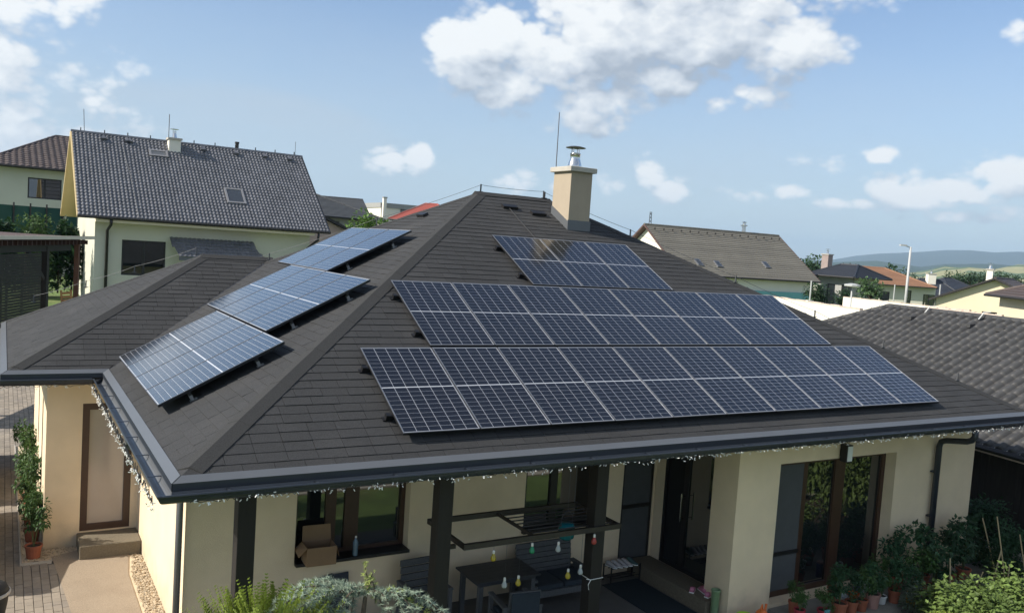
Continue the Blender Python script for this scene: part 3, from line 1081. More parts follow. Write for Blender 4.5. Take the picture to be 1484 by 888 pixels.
for row, (cnt, y0, s0) in enumerate([(4, 2.4665, .282), (4, 3.5287, 2.0747), (3, 5.6561, 3.8547)]):
    rn = ['lowest', 'middle', 'topmost'][row]
    for k in range(cnt):
        lab = f'pale sky-reflecting solar panel, {ORD[k]} from the hip in the {rn} row of the west roof'
        panel(pmtx(V((0, y0 + (k + 1) * PX - .0182, 0)) + SW * s0 + NW * HW, UW, SW), lab, 'solar panels on the west roof slope', row == 0)
    for q in (.40, 1.34):
        r = thing('mounting_rail', ('lower' if q < 1 else 'upper') + f' mounting rail with black brackets under the {rn} west panel row', 'mounting rail', group='mounting rails of the west panels',
                  matrix=pmtx(V((0, y0, 0)) + SW * (s0 + q) + NW * .012, UW, SW))
        MB().box(-cnt * PX - .02, -.02, -.02, .02, .075, HW - .014).build('rail', BLACKAL, r, world=False)
        for e in [-.07 - j * (cnt * PX - .16) / 3 for j in range(4)]:
            br = MB().box(e - .03, e + .03, -.035, .06, -.008, .008).box(e - .02, e + .02, -.022, .022, .008, .09)
            br.build('bracket', railm, r, world=False)

# ------------------------------------------------------------------ string lights along the gutters
def string_lights(label, pts, n, drop, clump):
    t = thing('string_lights', label, 'string lights', pts[0])
    wire, bulbs = MB(), MB()
    L = sum((V(pts[i + 1]) - V(pts[i])).length for i in range(len(pts) - 1))
    line = []
    N = int(n * 1.1)
    for k in range(N + 1):
        q = L * k / N
        for i in range(len(pts) - 1):
            a, b = V(pts[i]), V(pts[i + 1])
            l = (b - a).length
            if q <= l + 1e-6 or i == len(pts) - 2:
                p = a.lerp(b, min(1, q / l))
                break
            q -= l
        line.append(p + V((0, 0, -drop * rng.random())))
    wire.tube(line, .004, 4)
    for k in range(n):
        i = rng.randrange(len(line) - 1)
        p = line[i].lerp(line[i + 1], rng.random()) + V((rng.uniform(-.02, .02), rng.uniform(-.02, .02), -rng.uniform(0, clump)))
        d = V((rng.uniform(-1, 1), rng.uniform(-1, 1), rng.uniform(-1.2, .6))).normalized()
        bulbs.bar(p, p + d * .027, .0075, .0075)
    wire.build('wire', RUBBER, t)
    bulbs.build('led_cap', BULBW, t, kind='stuff')


string_lights('white fairy lights strung under the long front gutter', [(.1, -.215, -.13), (5, -.215, -.13), (15.6, -.215, -.13)], 430, .05, .03)
string_lights('white icicle fairy lights hanging thickly from the west side gutter', [(-.215, .0, -.12), (-.215, LW - .2, -.12)], 280, .12, .10)
string_lights('white fairy lights under the short gutter over the side door', [(-WP - .1, LW - .19, -.16), (-.2, LW - .19, -.16)], 26, .05, .03)

# ------------------------------------------------------------------ porch furniture
RATTAN = mat('grey_rattan', (.085, .088, .092), .7, .35, 60, bump=.5, bs=90)
CUSH = mat('slate_cushion', (.026, .036, .048), .9, .15, 8)
SLAT = mat('charcoal_slat', (.04, .042, .047), .6, .2, 10)
METAL = mat('brown_black_metal', (.028, .023, .020), .5, .15, 8)


def armchair(t, wdt=.62, seat=CUSH, back_h=.92):
    w2 = wdt / 2
    for x in (-w2 + .03, w2 - .03):
        MB().box(x - .03, x + .03, -.30, -.24, 0, .60).build('leg', RATTAN, t, world=False)
        MB().box(x - .03, x + .03, .24, .30, 0, .60).build('leg', RATTAN, t, world=False)
        MB().box(x - .04, x + .04, -.31, .31, .601, .64).build('armrest', RATTAN, t, world=False, bevel=.01)
        MB().box(x - .02, x + .02, -.239, .239, .12, .40).build('side_panel', RATTAN, t, world=False)
    MB().box(-w2 + .061, w2 - .061, -.30, .28, .26, .34).build('seat_frame', RATTAN, t, world=False)
    MB().box(-w2 + .07, w2 - .07, -.29, .22, .342, .43).build('cushion', seat, t, world=False, bevel=.025)
    n = 5
    for k in range(n):
        z0 = .40 + (back_h - .40) * k / n
        y = .24 + .10 * k / n
        MB().box(-w2 + .062, w2 - .062, y, y + .035, z0 + .005, z0 + (back_h - .40) / n - .005).build('back_slat', RATTAN, t, world=False)


t = thing('rattan_armchair', 'grey rattan armchair behind the middle porch post', 'armchair', (4.0, 2.36, G + .01), rotz=R(4)); armchair(t)
t = thing('rattan_armchair', 'grey rattan armchair seen from behind at the near side of the table', 'armchair', (5.02, 1.42, G + .01), rotz=R(172)); armchair(t, .60, CUSH, .88)
MB().box(-.22, .22, .352, .385, .43, .86).build('back_cushion', CUSH, bpy.data.objects['rattan_armchair.001'], world=False, bevel=.012)
t = thing('rattan_bench', 'slate cushioned rattan bench against the porch wall', 'bench', (6.32, 2.35, G + .01))
for x in (-.56, .56):
    for y in (-.32, .26):
        MB().box(x - .035, x + .035, y - .035, y + .035, 0, .46).build('leg', RATTAN, t, world=False)
    MB().box(x - .04, x + .04, -.34, .30, .52, .56).build('armrest', RATTAN, t, world=False)
    MB().box(x - .025, x + .025, -.28, .22, .20, .515).build('side_panel', RATTAN, t, world=False)
MB().box(-.52, .52, -.34, .30, .26, .36).build('seat_frame', RATTAN, t, world=False)
for x in (-.26, .26):
    MB().box(x - .255, x + .255, -.33, .24, .362, .45).build('cushion', CUSH, t, world=False, bevel=.025)
for k in range(6):
    z0 = .40 + .085 * k
    MB().box(-.54, .54, .27 + .012 * k, .305 + .012 * k, z0, z0 + .078).build('back_slat', RATTAN, t, world=False)
t = thing('slatted_table', 'charcoal slatted garden table in front of the bench', 'table', (5.18, 2.22, G + .01))
for k in range(6):
    y = -.36 + .12 * k
    MB().box(-.56, .56, y + .003, y + .117, .71, .735).build('slat', SLAT, t, world=False)
for x in (-.46, .46):
    for y in (-.28, .28):
        MB().box(x - .035, x + .035, y - .035, y + .035, 0, .65).build('leg', RATTAN, t, world=False)
MB().box(-.50, .50, -.31, .31, .651, .708).build('apron', SLAT, t, world=False)

# metal frame hung between the posts
t = thing('hanging_frame', 'dark hanging metal frame with thin bars across its right half', 'hanging frame', (3.62, .55, -1.32))
L_, W_ = 2.54, 1.06
MB().bar((0, 0, 0), (L_, 0, 0), .06, .07).build('rail', METAL, t, world=False)
MB().bar((0, W_, 0), (L_, W_, 0), .06, .07).build('rail', METAL, t, world=False)
MB().bar((.02, .031, 0), (.02, W_ - .031, 0), .045, .06).build('rail', METAL, t, world=False)
MB().bar((L_ - .02, .031, 0), (L_ - .02, W_ - .031, 0), .045, .06).build('rail', METAL, t, world=False)
for k in range(7):
    y = .13 + k * .133
    MB().tube([(1.12, y, .01), (L_ - .045, y, .01)], .010, 6).build('bar', METAL, t, world=False)
MB().bar((1.10, .031, 0), (1.10, W_ - .031, 0), .03, .04).build('crossbar', METAL, t, world=False)
for x in (-.18, ):
    MB().bar((-.18, .22, -.06), (.0, .22, -.06), .05, .05).build('bracket', METAL, t, world=False)
for x, y in ((.06, W_), (L_ - .06, W_)):
    MB().tube([(x, y, .03), (x, y, 1.12)], .006, 5).build('hanging_wire', WIRE, t, world=False)
# lantern hung in the frame
t = thing('teal_lantern', 'teal glass lantern hanging at the right end of the frame', 'lantern', (5.42, .82, -1.52))
MB().lathe((0, 0, 0), [(.07, 0), (.11, .03), (.125, .10), (.12, .19), (.10, .22), (.08, .235)], 14).build('lantern_glass', mat('teal_glass', (.01, .13, .16), .15, .1, 4), t, world=False, smooth=True)
hb = MB()
hb.tube([(.1, 0, .22), (.09, 0, .34), (0, 0, .42), (-.09, 0, .34), (-.1, 0, .22)], .004, 5)
hb.tube([(0, 0, .42), (0, 0, .95)], .003, 4)
hb.build('handle', WIRE, t, world=False)
# solar light bulbs hung from the frame
BULBG = {c: mat(c + '_bulb_glass', col, .12, 0, 1, coat=.4, transl=.4) for c, col in
         {'amber': (.62, .50, .06), 'green': (.04, .40, .20), 'clear': (.62, .66, .66), 'red': (.60, .10, .08)}.items()}
SILV = mat('bulb_collar', (.75, .75, .74), .35, 0, metal=.4)
bulb0 = {}
for (px, py, y, colr, lab) in [(715, 806, .55, 'amber', 'amber light bulb nearest the frame\'s left corner'), (771, 795, .55, 'green', 'green light bulb under the front rail'),
                               (809, 793, .55, 'clear', 'clear light bulb under the front rail right of the green one'), (861, 782, .42, 'red', 'red light bulb hanging before the right porch post'),
                               (731, 845, .62, 'clear', 'clear light bulb hanging low before the chair back, left one'), (751, 842, .62, 'amber', 'amber light bulb hanging low before the chair back'),
                               (823, 832, .62, 'amber', 'amber light bulb hanging low over the bench seat'), (841, 826, .62, 'clear', 'clear light bulb hanging low beside the right porch post')]:
    d = sight(px, py)
    p = CAM + d * ((y - CAM.y) / d.y)
    t = thing('hanging_bulb', lab, 'light bulb', p, group='coloured solar bulbs hung from the frame')
    MB().lathe((0, 0, 0), [(.012, -.062), (.030, -.052), (.038, -.03), (.035, -.008), (.022, .02), (.016, .04)], 12).build('glass_bulb', BULBG[colr], t, world=False, smooth=True)
    MB().lathe((0, 0, 0), [(.017, .04), (.018, .07), (.014, .085)], 10).build('collar', SILV, t, world=False)
    if p.z < -1.36:
        MB().tube([(0, 0, .08), (0, 0, max(.1, -1.36 - p.z))], .0022, 4).build('string', WIRE, t, world=False)

# cardboard box, bottle and board
CARD = mat('cardboard', (.27, .17, .095), .9, .08, 5)
t = thing('cardboard_box', 'open cardboard box standing on the kitchen window sill', 'box', (2.50, YF - .10, -2.185), rotz=R(-3))
b = MB()
w2, d2, h2 = .215, .16, .27
b.box(-w2, w2, -d2, -d2 + .006, 0, h2).box(-w2, w2, d2 - .006, d2, 0, h2).box(-w2, -w2 + .006, -d2 + .0065, d2 - .0065, 0, h2).box(w2 - .006, w2, -d2 + .0065, d2 - .0065, 0, h2).box(-w2 + .007, w2 - .007, -d2 + .007, d2 - .007, 0, .006)
b.build('carton', CARD, t, world=False)
for nm, q in [('flap', [(-w2, d2, h2), (w2, d2, h2), (w2 - .01, d2 + .03, h2 + .22), (-w2 + .01, d2 + .03, h2 + .22)]),
              ('flap', [(-w2, -d2, h2), (-w2, d2, h2), (-w2 - .11, d2 - .02, h2 - .10), (-w2 - .11, -d2 + .02, h2 - .13)]),
              ('flap', [(w2, -d2, h2), (w2, d2, h2), (w2 + .05, d2 - .02, h2 - .14), (w2 + .05, -d2 + .02, h2 - .16)])]:
    e = (V(q[1]) - V(q[0])).cross(V(q[2]) - V(q[0])).normalized() * .005
    MB().prism(q, e).build(nm, CARD, t, world=False)
t = thing('water_bottle', 'clear blue water bottle on the kitchen window sill', 'bottle', (3.08, YF - .04, -2.186))
MB().lathe((0, 0, 0), [(.036, 0), (.04, .01), (.04, .08), (.035, .10), (.04, .12), (.04, .20), (.02, .25), (.014, .27)], 14).build('bottle_body', mat('blue_plastic', (.14, .22, .30), .12, .15, 12, coat=.5), t, world=False, smooth=True)
MB().lathe((0, 0, 0), [(.016, .27), (.016, .295)], 10).build('cap', BULBW, t, world=False)
t = thing('navy_board', 'navy board leaning against the wall under the kitchen window', 'board', (2.55, YF - .16, G + .01))
bm_ = MB()
bm_.prism([(-.02, 0, 0), (.44, 0, 0), (.44, .13, .77), (.22, .13, .755), (.19, .132, .775), (.05, .13, .74), (-.02, .13, .73)], (0, -.02, .003))
bm_.build('board', mat('navy_plastic', (.010, .016, .032), .5, .1, 8), t, world=False)
MB().box(.0, .03, .10, .115, .62, .66).build('handle', RUBBER, t, world=False)

# door mat, shoe rack, shoes, slippers
t = thing('door_mat', 'dark blue-green door mat before the entrance step', 'mat', (7.9, 1.88, G + .006))
MB().box(-.36, .42, -.85, .72, 0, .012).build('mat_base', mat('mat_rubber', (.010, .020, .028), .95, .2, 30, bump=.5, bs=200), t, world=False)
t = thing('shoe_rack', 'low black metal shoe rack beside the screen door', 'shoe rack', (8.02, 2.68, G + .006))
for x in (-.32, .32):
    for y in (-.11, .11):
        MB().box(x - .01, x + .01, y - .01, y + .01, 0, .30).build('leg', FRAMEBK, t, world=False)
for z in (.09, .26):
    for y in (-.09, 0, .09):
        MB().bar((-.31, y, z), (.31, y, z), .014, .014).build('shelf_bar', FRAMEBK, t, world=False)


def shoe(label, x, y, z, rz, col, k):
    t = thing('shoe', label, 'shoe', (x, y, z), rotz=rz, group='shoes by the door')
    u = MB()
    ring = [(-.12, .03, .075), (-.10, .042, .085), (-.03, .040, .075), (.03, .045, .05), (.09, .045, .035), (.13, .025, .02)]
    vs = []
    for x_, w_, h_ in ring:
        vs += [(x_, -w_, .015), (x_, -w_ * .7, h_), (x_, w_ * .7, h_), (x_, w_, .015)]
    fs = [(i * 4 + j, i * 4 + (j + 1) % 4, i * 4 + 4 + (j + 1) % 4, i * 4 + 4 + j) for i in range(5) for j in range(4)] + [(3, 2, 1, 0), (20, 21, 22, 23)]
    u.add(vs, fs)
    u.build('upper', mat('shoe_upper_%d' % k if False else 'shoe_upper', col, .8, .2, 20), t, world=False, smooth=True)
    MB().prism([(-.125, -.04, 0), (.10, -.048, 0), (.14, 0, 0), (.10, .048, 0), (-.125, .04, 0)], (0, 0, .0148)).build('sole', BULBW, t, world=False)


for i, (dx, col, lab) in enumerate([(-.24, (.45, .44, .45), 'grey trainer at the left end of the shoe rack'), (-.12, (.5, .48, .5), 'pale trainer, second on the shoe rack'),
                                    (.0, (.42, .40, .42), 'grey trainer, third on the shoe rack'), (.10, (.5, .47, .48), 'pale trainer, fourth on the shoe rack'),
                                    (.22, (.06, .12, .12), 'dark teal shoe at the right end of the shoe rack')]):
    shoe(lab, 8.02 + dx, 2.68, G + .275, R(-80), col, i)
for i, (dx, dy, rz, lab) in enumerate([(0, 0, 40, 'pink slipper lying nearest the door on the step'), (.14, -.10, 75, 'pink slipper in the middle of the heap on the step'),
                                       (.12, -.28, 20, 'pink slipper at the near end of the step'), (.28, -.06, 120, 'pink slipper tipped against the wall on the step')]):
    shoe(lab, 8.47 + dx, 1.36 + dy, G + .252, R(rz), (.55, .20, .30), 9)
t = thing('green_tub', 'pale green plastic tub standing beside the slippers', 'tub', (8.46, .82, G + .01))
MB().lathe((0, 0, 0), [(.05, 0), (.06, .02), (.07, .44), (.078, .45), (.078, .47), (.066, .47), (.06, .05)], 14).build('tub', mat('green_plastic', (.20, .30, .16), .5, .05), t, world=False, smooth=True)
for (x, y, z, lab) in [(3.34, YP, -2.55, 'white twine knotted round the middle porch post'), (5.80, YP, -2.05, 'white twine knotted round the right porch post')]:
    t = thing('twine_knot', lab, 'twine', (x, y, z))
    kn = MB().tube([(-.112, -.112, 0), (.112, -.112, .004), (.112, .112, 0), (-.112, .112, .003), (-.112, -.112, 0)], .005, 5)
    kn.tube([(-.10, -.115, 0), (-.16, -.14, -.05), (-.15, -.15, -.12)], .005, 4).tube([(-.10, -.115, 0), (-.19, -.13, .03)], .005, 4)
    kn.build('twine', BULBW, t, world=False)

# ------------------------------------------------------------------ plants
def leafmat(name, col, var=.3, island=.35, transl=.22, col2=None):
    return mat(name, col, .55, var, 3, island=island, transl=transl, col2=col2, spec=.3)


LEAF_TOM = leafmat('tomato_leaf', (.060, .120, .032))
LEAF_DK = leafmat('dark_leaf', (.034, .085, .036))
LEAF_LT = leafmat('light_leaf', (.115, .170, .045))
LEAF_GR = leafmat('grey_green_leaf', (.085, .115, .075))
LEAF_YL = leafmat('thuja_spray', (.23, .30, .05), island=.35, transl=.4)
NEEDLE = leafmat('blue_cedar_needle', (.30, .37, .28), island=.3, transl=.25)
NEEDLE2 = leafmat('fresh_cedar_needle', (.34, .40, .12), island=.3, transl=.3)
BARK = mat('bark', (.10, .075, .055), .95, .3, 10, bump=.6, bs=50)
STEM = mat('green_stem', (.09, .12, .04), .8, .2, 10)
SOIL = mat('pot_soil', (.035, .025, .018), .95, .3, 20)
TERRA = mat('terracotta', (.30, .095, .05), .8, .15, 6)


def leaf(m, p, d, nrm, L, w, fold=.25):
    """a folded pointed leaf of four triangles"""
    d = d.normalized()
    s = d.cross(nrm)
    if s.length < 1e-4:
        s = d.cross(V((1, 0, 0)))
    s.normalize()
    n = s.cross(d)
    tip = p + d * L - n * L * .18
    mid = p + d * L * .45
    m.add([p, mid + s * w + n * w * fold, tip, mid - s * w + n * w * fold, mid], [(0, 4, 1), (4, 2, 1), (0, 3, 4), (4, 3, 2)])


def bush_mesh(name, seed, r, h, n, L, w, leafm, droop=.3, dense=1.0, lump=3, stemh=0):
    """foliage in clumps through an uneven volume, r wide and h tall, growing from the origin"""
    q = random.Random(seed)
    m = MB()
    cl = []
    for k in range(max(4, int(9 * dense))):
        a, rr = q.uniform(0, 6.28), r * math.sqrt(q.random()) * .8
        z = stemh + h * (.12 + .8 * q.random())
        f = 1 - .55 * max(0, (z - stemh) / h - .45)
        cl.append((V((rr * math.cos(a) * f, rr * math.sin(a) * f, z)), r * q.uniform(.28, .5)))
    for i in range(n):
        c, cr_ = q.choice(cl)
        d = V((q.gauss(0, 1), q.gauss(0, 1), q.gauss(0, .8)))
        d.normalize()
        p = c + d * cr_ * (q.random() ** .4)
        if p.z < .02:
            p.z = q.uniform(.02, .2 * h)
        o = (d + V((q.uniform(-.6, .6), q.uniform(-.6, .6), q.uniform(-.3, .5) - droop)))
        nr = (V((0, 0, 1)) + d * .6 + V((q.uniform(-.4, .4), q.uniform(-.4, .4), 0))).normalized()
        s = q.uniform(.65, 1.2)
        leaf(m, p, o, nr, L * s, w * s)
    return m.mesh(name, leafm), cl


def stem_mesh(name, cl, m, r0=.012, base=(0, 0, 0)):
    s = MB()
    for c, cr_ in cl:
        b = V(base)
        s.tube([b, b.lerp(c, .5) + V((0, 0, .1 * (c - b).length)), c], [r0, r0 * .7, r0 * .3], 5)
    return s.mesh(name, m)


TOM = []
for sd in range(4):
    TOM.append(bush_mesh('foliage', sd, .24, .62, 520, .075, .020, LEAF_DK if sd % 2 else LEAF_TOM, stemh=.06))


def pot(t, r, h, col, rim=None, taper=.78):
    m = MB()
    m.lathe((0, 0, 0), [(r * taper, 0), (r * .97, h * .82), (r * .99, h * .83), (r * 1.06, h * .84), (r * 1.06, h), (r * .93, h), (r * .90, h * .86)], 16)
    m.build('pot', col, t, world=False, smooth=False)
    if rim:
        MB().lathe((0, 0, 0), [(r * 1.075, h * .86), (r * 1.075, h * 1.01), (r * .935, h * 1.012), (r * .935, h * .90)], 16).build('rim', rim, t, world=False)
    MB().lathe((0, 0, 0), [(r * .90, h * .84), (r * .90, h * .87)], 12).build('soil', SOIL, t, world=False)


PZ = G + .062
CRIM = mat('crimson_plastic', (.33, .035, .05), .5, .08)
PINK = mat('faded_clay', (.36, .20, .17), .8, .15, 6)
WHITEP = mat('white_plastic', (.72, .73, .72), .4, .05)
YELL = mat('mustard_plastic', (.50, .30, .03), .45, .1)
PUR = mat('purple_tin', (.07, .055, .16), .4, .3, 30)
ORA = mat('orange_plastic', (.70, .16, .03), .45, .06)
LIME = mat('lime_plastic', (.36, .55, .03), .45, .06)
TEAL = mat('teal_plastic', (.08, .28, .30), .45, .1)
pots = [  # x, y, radius, height, pot, rim, plant scale, plant variant, label
    (9.78, .36, .085, .21, TERRA, None, .55, 0, 'small terracotta pot with a thin plant at the pillar foot'),
    (10.06, -.02, .105, .17, CRIM, None, .62, 2, 'crimson pot with feathery greenery at the left of the row'),
    (10.40, -.05, .125, .25, TERRA, None, .95, 1, 'tall terracotta pot with a bushy tomato, largest of the left ones'),
    (10.72, -.04, .105, .22, TERRA, None, .8, 3, 'narrow terracotta pot right of the tall bushy one'),
    (11.00, -.03, .10, .20, TERRA, None, .8, 0, 'smaller terracotta pot left of the faded clay pot'),
    (11.30, -.02, .12, .25, PINK, None, .85, 1, 'large faded pinkish clay pot in the middle of the row'),
    (11.62, .04, .09, .14, WHITEP, None, .7, 2, 'low white pot between the faded clay pot and terracotta ones'),
    (11.88, -.02, .10, .22, TERRA, None, .95, 3, 'terracotta pot just left of the yellow pot'),
    (12.08, -.24, .12, .22, YELL, WHITEP, .75, 1, 'mustard yellow pot with thick white rim'),
    (12.48, -.08, .10, .22, TERRA, None, 1.05, 0, 'terracotta pot just right of the yellow pot'),
    (12.78, -.14, .135, .22, TERRA, None, 1.15, 1, 'wide terracotta pot at the right end of the row'),
    (11.85, .52, .15, .18, WHITEP, None, .55, 2, 'wide white bowl of seedlings before the glass'),
    (12.12, .46, .095, .19, WHITEP, None, .7, 0, 'white pot beside the wide white bowl'),
    (10.98, .52, .11, .20, TERRA, None, .5, 2, 'terracotta pot pushed against the big window'),
    (12.50, .38, .13, .24, TERRA, None, 1.3, 3, 'tall tomato in a hidden pot under the window reveal'),
    (13.05, .24, .13, .24, TERRA, None, 1.45, 1, 'tall dark tomato in a pot left of the downpipe'),
    (13.62, .10, .13, .24, TERRA, None, 1.4, 3, 'tall dark tomato in a pot in front of the downpipe'),
    (14.15, .12, .13, .24, TERRA, None, 1.45, 1, 'tall dark tomato in a pot right of the downpipe'),
    (9.62, .10, .09, .2, CRIM, None, .6, 2, 'tall red pot with yellowish shoots in the window corner'),
]
for k, (x, y, r, h, pm_, rim, sc, vr, lab) in enumerate(pots):
    t = thing('potted_plant', lab, 'potted plant', (x, y, PZ), group='potted plants along the front wall', rotz=rng.uniform(0, 6))
    pot(t, r, h, pm_, rim)
    me, cl = TOM[vr]
    link('foliage', me, t, world=False, matrix=Matrix.Translation((0, 0, h * .8)) @ Matrix.Diagonal((sc, sc, sc, 1)))
    link('stems', stem_mesh('stems', cl[:6], STEM, .008), t, world=False, matrix=Matrix.Translation((0, 0, h * .8)) @ Matrix.Diagonal((sc, sc, sc, 1)))


def bucket(t, r, h, m_, n=16):
    MB().lathe((0, 0, 0), [(r * .8, 0), (r, h), (r * 1.06, h), (r * 1.06, h * .93), (r * .97, h * .9), (r * .74, .02)], n).build('bucket', m_, t, world=False)
    MB().tube([(r, 0, h * .95), (r * .75, -r * .7, h * 1.12), (0, -r, h * 1.2), (-r * .75, -r * .7, h * 1.12), (-r, 0, h * .95)], .006, 5).build('handle', WIRE, t, world=False)


t = thing('bucket', 'orange bucket among the pots before the big window', 'bucket', (11.10, .22, PZ), rotz=.4); bucket(t, .10, .20, ORA)
t = thing('bucket', 'white bucket with blue stripe standing left of the orange one', 'bucket', (10.80, .20, PZ), rotz=1.4); bucket(t, .10, .20, WHITEP)
MB().lathe((0, 0, 0), [(.088, .06), (.098, .14)], 16).build('stripe', mat('blue_stripe', (.04, .12, .25), .5), t, world=False)
t = thing('tin_can', 'tall purple tin with a pale lid by the window', 'tin', (11.58, .50, PZ)); MB().lathe((0, 0, 0), [(.065, 0), (.065, .26)], 16).build('tin', PUR, t, world=False)
MB().lathe((0, 0, 0), [(.068, .2601), (.068, .29)], 16).build('lid', PINK, t, world=False)
t = thing('watering_can', 'orange watering can at the foot of the pillar', 'watering can', (8.98, .30, G + .02), rotz=.5)
MB().lathe((0, 0, 0), [(.10, 0), (.11, .02), (.10, .2), (.06, .24), (.05, .25)], 14).build('can', ORA, t, world=False, smooth=True)
MB().tube([(.09, 0, .05), (.2, 0, .16), (.26, 0, .26)], [.022, .016, .02], 8).build('spout', ORA, t, world=False)
MB().tube([(.03, 0, .25), (-.02, 0, .34), (-.12, 0, .30), (-.11, 0, .12)], .012, 6).build('handle', ORA, t, world=False)
t = thing('lime_basket', 'lime green plastic basket beside the orange watering can', 'basket', (8.66, .34, G + .02)); bucket(t, .14, .2, LIME)
t = thing('hose_sprayer', 'teal sprayer bottle standing among the left pots', 'sprayer', (9.92, -.18, PZ)); MB().lathe((0, 0, 0), [(.04, 0), (.045, .12), (.02, .17), (.018, .2)], 12).build('bottle', TEAL, t, world=False, smooth=True)
MB().obox((.02, 0, .22), (.05, 0, 0), (0, .015, 0), (0, 0, .02)).build('nozzle', TEAL, t, world=False)

# row of leafy plants on the gravel strip by the driveway
for k, (y, sc, lab) in enumerate([(7.15, 1.05, 'leafy tomato in a red pot nearest on the gravel strip'), (8.0, 1.2, 'leafy tomato second along the gravel strip'), (9.0, 1.25, 'leafy tomato third along the gravel strip'),
                                  (10.2, 1.3, 'leafy tomato fourth along the gravel strip'), (11.6, 1.3, 'leafy tomato fifth along the gravel strip'), (13.2, 1.2, 'leafy tomato farthest along the gravel strip')]):
    t = thing('potted_plant', lab, 'potted plant', (-.99, y, G + .02), group='tomatoes beside the driveway', rotz=k * 1.3)
    pot(t, .13, .22, TERRA)
    me, cl = TOM[(k * 2) % 4]
    link('foliage', me, t, world=False, matrix=Matrix.Translation((0, 0, .16)) @ Matrix.Diagonal((sc * .85, sc * .85, sc * 1.25, 1)))
    link('stems', stem_mesh('stems', cl[:6], STEM, .008), t, world=False, matrix=Matrix.Translation((0, 0, .16)) @ Matrix.Diagonal((sc * .85, sc * .85, sc * 1.25, 1)))

# big dark plants at the house corner and the garden bed in the sun
big, bcl = bush_mesh('foliage', 21, .62, 1.15, 2600, .09, .026, LEAF_DK, stemh=.1, dense=2.2)
for k, (x, y, s, lab) in enumerate([(15.55, .55, 1.0, 'dark leafy tomato bush at the house corner before the board fence'), (15.1, -.15, .78, 'dark leafy bush just left of the house corner')]):
    t = thing('tomato_bush', lab, 'bush', (x, y, G), rotz=k * 2.1)
    link('foliage', big, t, world=False, matrix=Matrix.Diagonal((s, s, s, 1)))
    link('stems', stem_mesh('stems', bcl[:8], STEM, .014), t, world=False, matrix=Matrix.Diagonal((s, s, s, 1)))
lit, lcl = bush_mesh('foliage', 31, .55, .80, 2400, .085, .030, LEAF_LT, stemh=.05, dense=2.0, droop=.15)
gry, gcl = bush_mesh('foliage', 33, .50, .62, 2200, .07, .016, LEAF_GR, stemh=.03, dense=2.0)
for k, (px, py, z, me, cl, s, lab) in enumerate([(1372, 880, -2.72, lit, lcl, 1.0, 'bright sunlit bean bush at the left of the garden bed'), (1425, 872, -2.75, lit, lcl, 1.1, 'bright sunlit bush in the middle of the garden bed'),
                                                 (1478, 868, -2.7, lit, lcl, 1.15, 'bright sunlit bush at the right edge of the garden bed'), (1348, 874, -2.95, gry, gcl, .95, 'grey-green bush between the pots and the sunlit bed'),
                                                 (1450, 905, -2.5, lit, lcl, 1.1, 'bright sunlit bush nearest the viewer in the bed'), (1395, 862, -3.0, gry, gcl, 1.0, 'grey-green bush behind the sunlit beans')]):
    d = sight(px, py)
    p = CAM + d * ((z - CAM.z) / d.z)
    t = thing('garden_bush', lab, 'bush', (p.x, p.y, G + .02), rotz=k * 1.7, group='vegetable plants in the garden bed')
    hh = (z + .25 - G) / .8
    link('foliage', me, t, world=False, matrix=Matrix.Diagonal((s, s, max(.7, hh), 1)))
    link('stems', stem_mesh('stems', cl[:8], STEM, .012), t, world=False, matrix=Matrix.Diagonal((s, s, max(.7, hh), 1)))
t = thing('box_ball', 'clipped green ball bush at the bottom edge below the pots', 'bush', (10.62, -1.75, G))
ball = MB()
q = random.Random(5)
for i in range(2600):
    d = V((q.gauss(0, 1), q.gauss(0, 1), q.gauss(0, 1))).normalized()
    p = V((0, 0, .42)) + d * .36 * q.uniform(.8, 1.03)
    leaf(ball, p, d + V((q.uniform(-.7, .7), q.uniform(-.7, .7), .3)), V((0, 0, 1)), .035, .010)
ball.build('foliage', LEAF_YL, t, world=False)
MB().tube([(0, 0, 0), (0, 0, .35)], .03, 6).build('trunk', BARK, t, world=False)
STAKE = mat('bamboo_stake', (.42, .33, .18), .7, .15, 12)
for k, (a, b, lab) in enumerate([((1424, 750), (1440, 818), 'grey leaning stake, leftmost before the dark fence'), ((1445, 748), (1456, 835), 'thin upright stake right of the leaning one'),
                                 ((1451, 797), (1437, 850), 'thick bamboo stake leaning left over the bed'), ((1463, 817), (1459, 855), 'short bamboo stake in the sunlit bushes'),
                                 ((1478, 774), (1486, 832), 'stake at the right edge of the picture'), ((1425, 828), (1408, 862), 'bamboo stake leaning low at the left of the bed'),
                                 ((1377, 808), (1377, 858), 'thin stake standing in the pots by the downpipe')]):
    d = sight(*b)
    p = CAM + d * ((G + .35 - CAM.z) / d.z)
    d2 = sight(*a)
    top = CAM + d2 * ((p - CAM).length / 1.0)
    n = (top - p)
    t = thing('garden_stake', lab, 'stake', p - n.normalized() * .5, group='stakes in the vegetable bed')
    MB().tube([p - n.normalized() * .5, top], [.013, .011], 6).build('cane', STAKE, t)

# weeping blue cedar in the foreground
t = thing('weeping_cedar', 'weeping blue-green cedar in front of the porch', 'conifer', (1.55, -1.45, G))
q = random.Random(11)
trunk = MB()
top = V((1.50, -1.45, -.80))
trunk.tube([(1.55, -1.45, G), (1.50, -1.42, -2.2), (1.46, -1.46, -1.35), top], [.06, .045, .03, .02], 7)
nee, nee2 = MB(), MB()


def tuft(m, p, ax, r, n, w=.0036):
    for i in range(n):
        d = (V((q.gauss(0, 1), q.gauss(0, 1), q.gauss(0, 1))).normalized() + ax * .35).normalized()
        s = d.orthogonal().normalized() * w
        m.add([p - s, p + s, p + d * r * q.uniform(.7, 1.1)], [(0, 1, 2)])


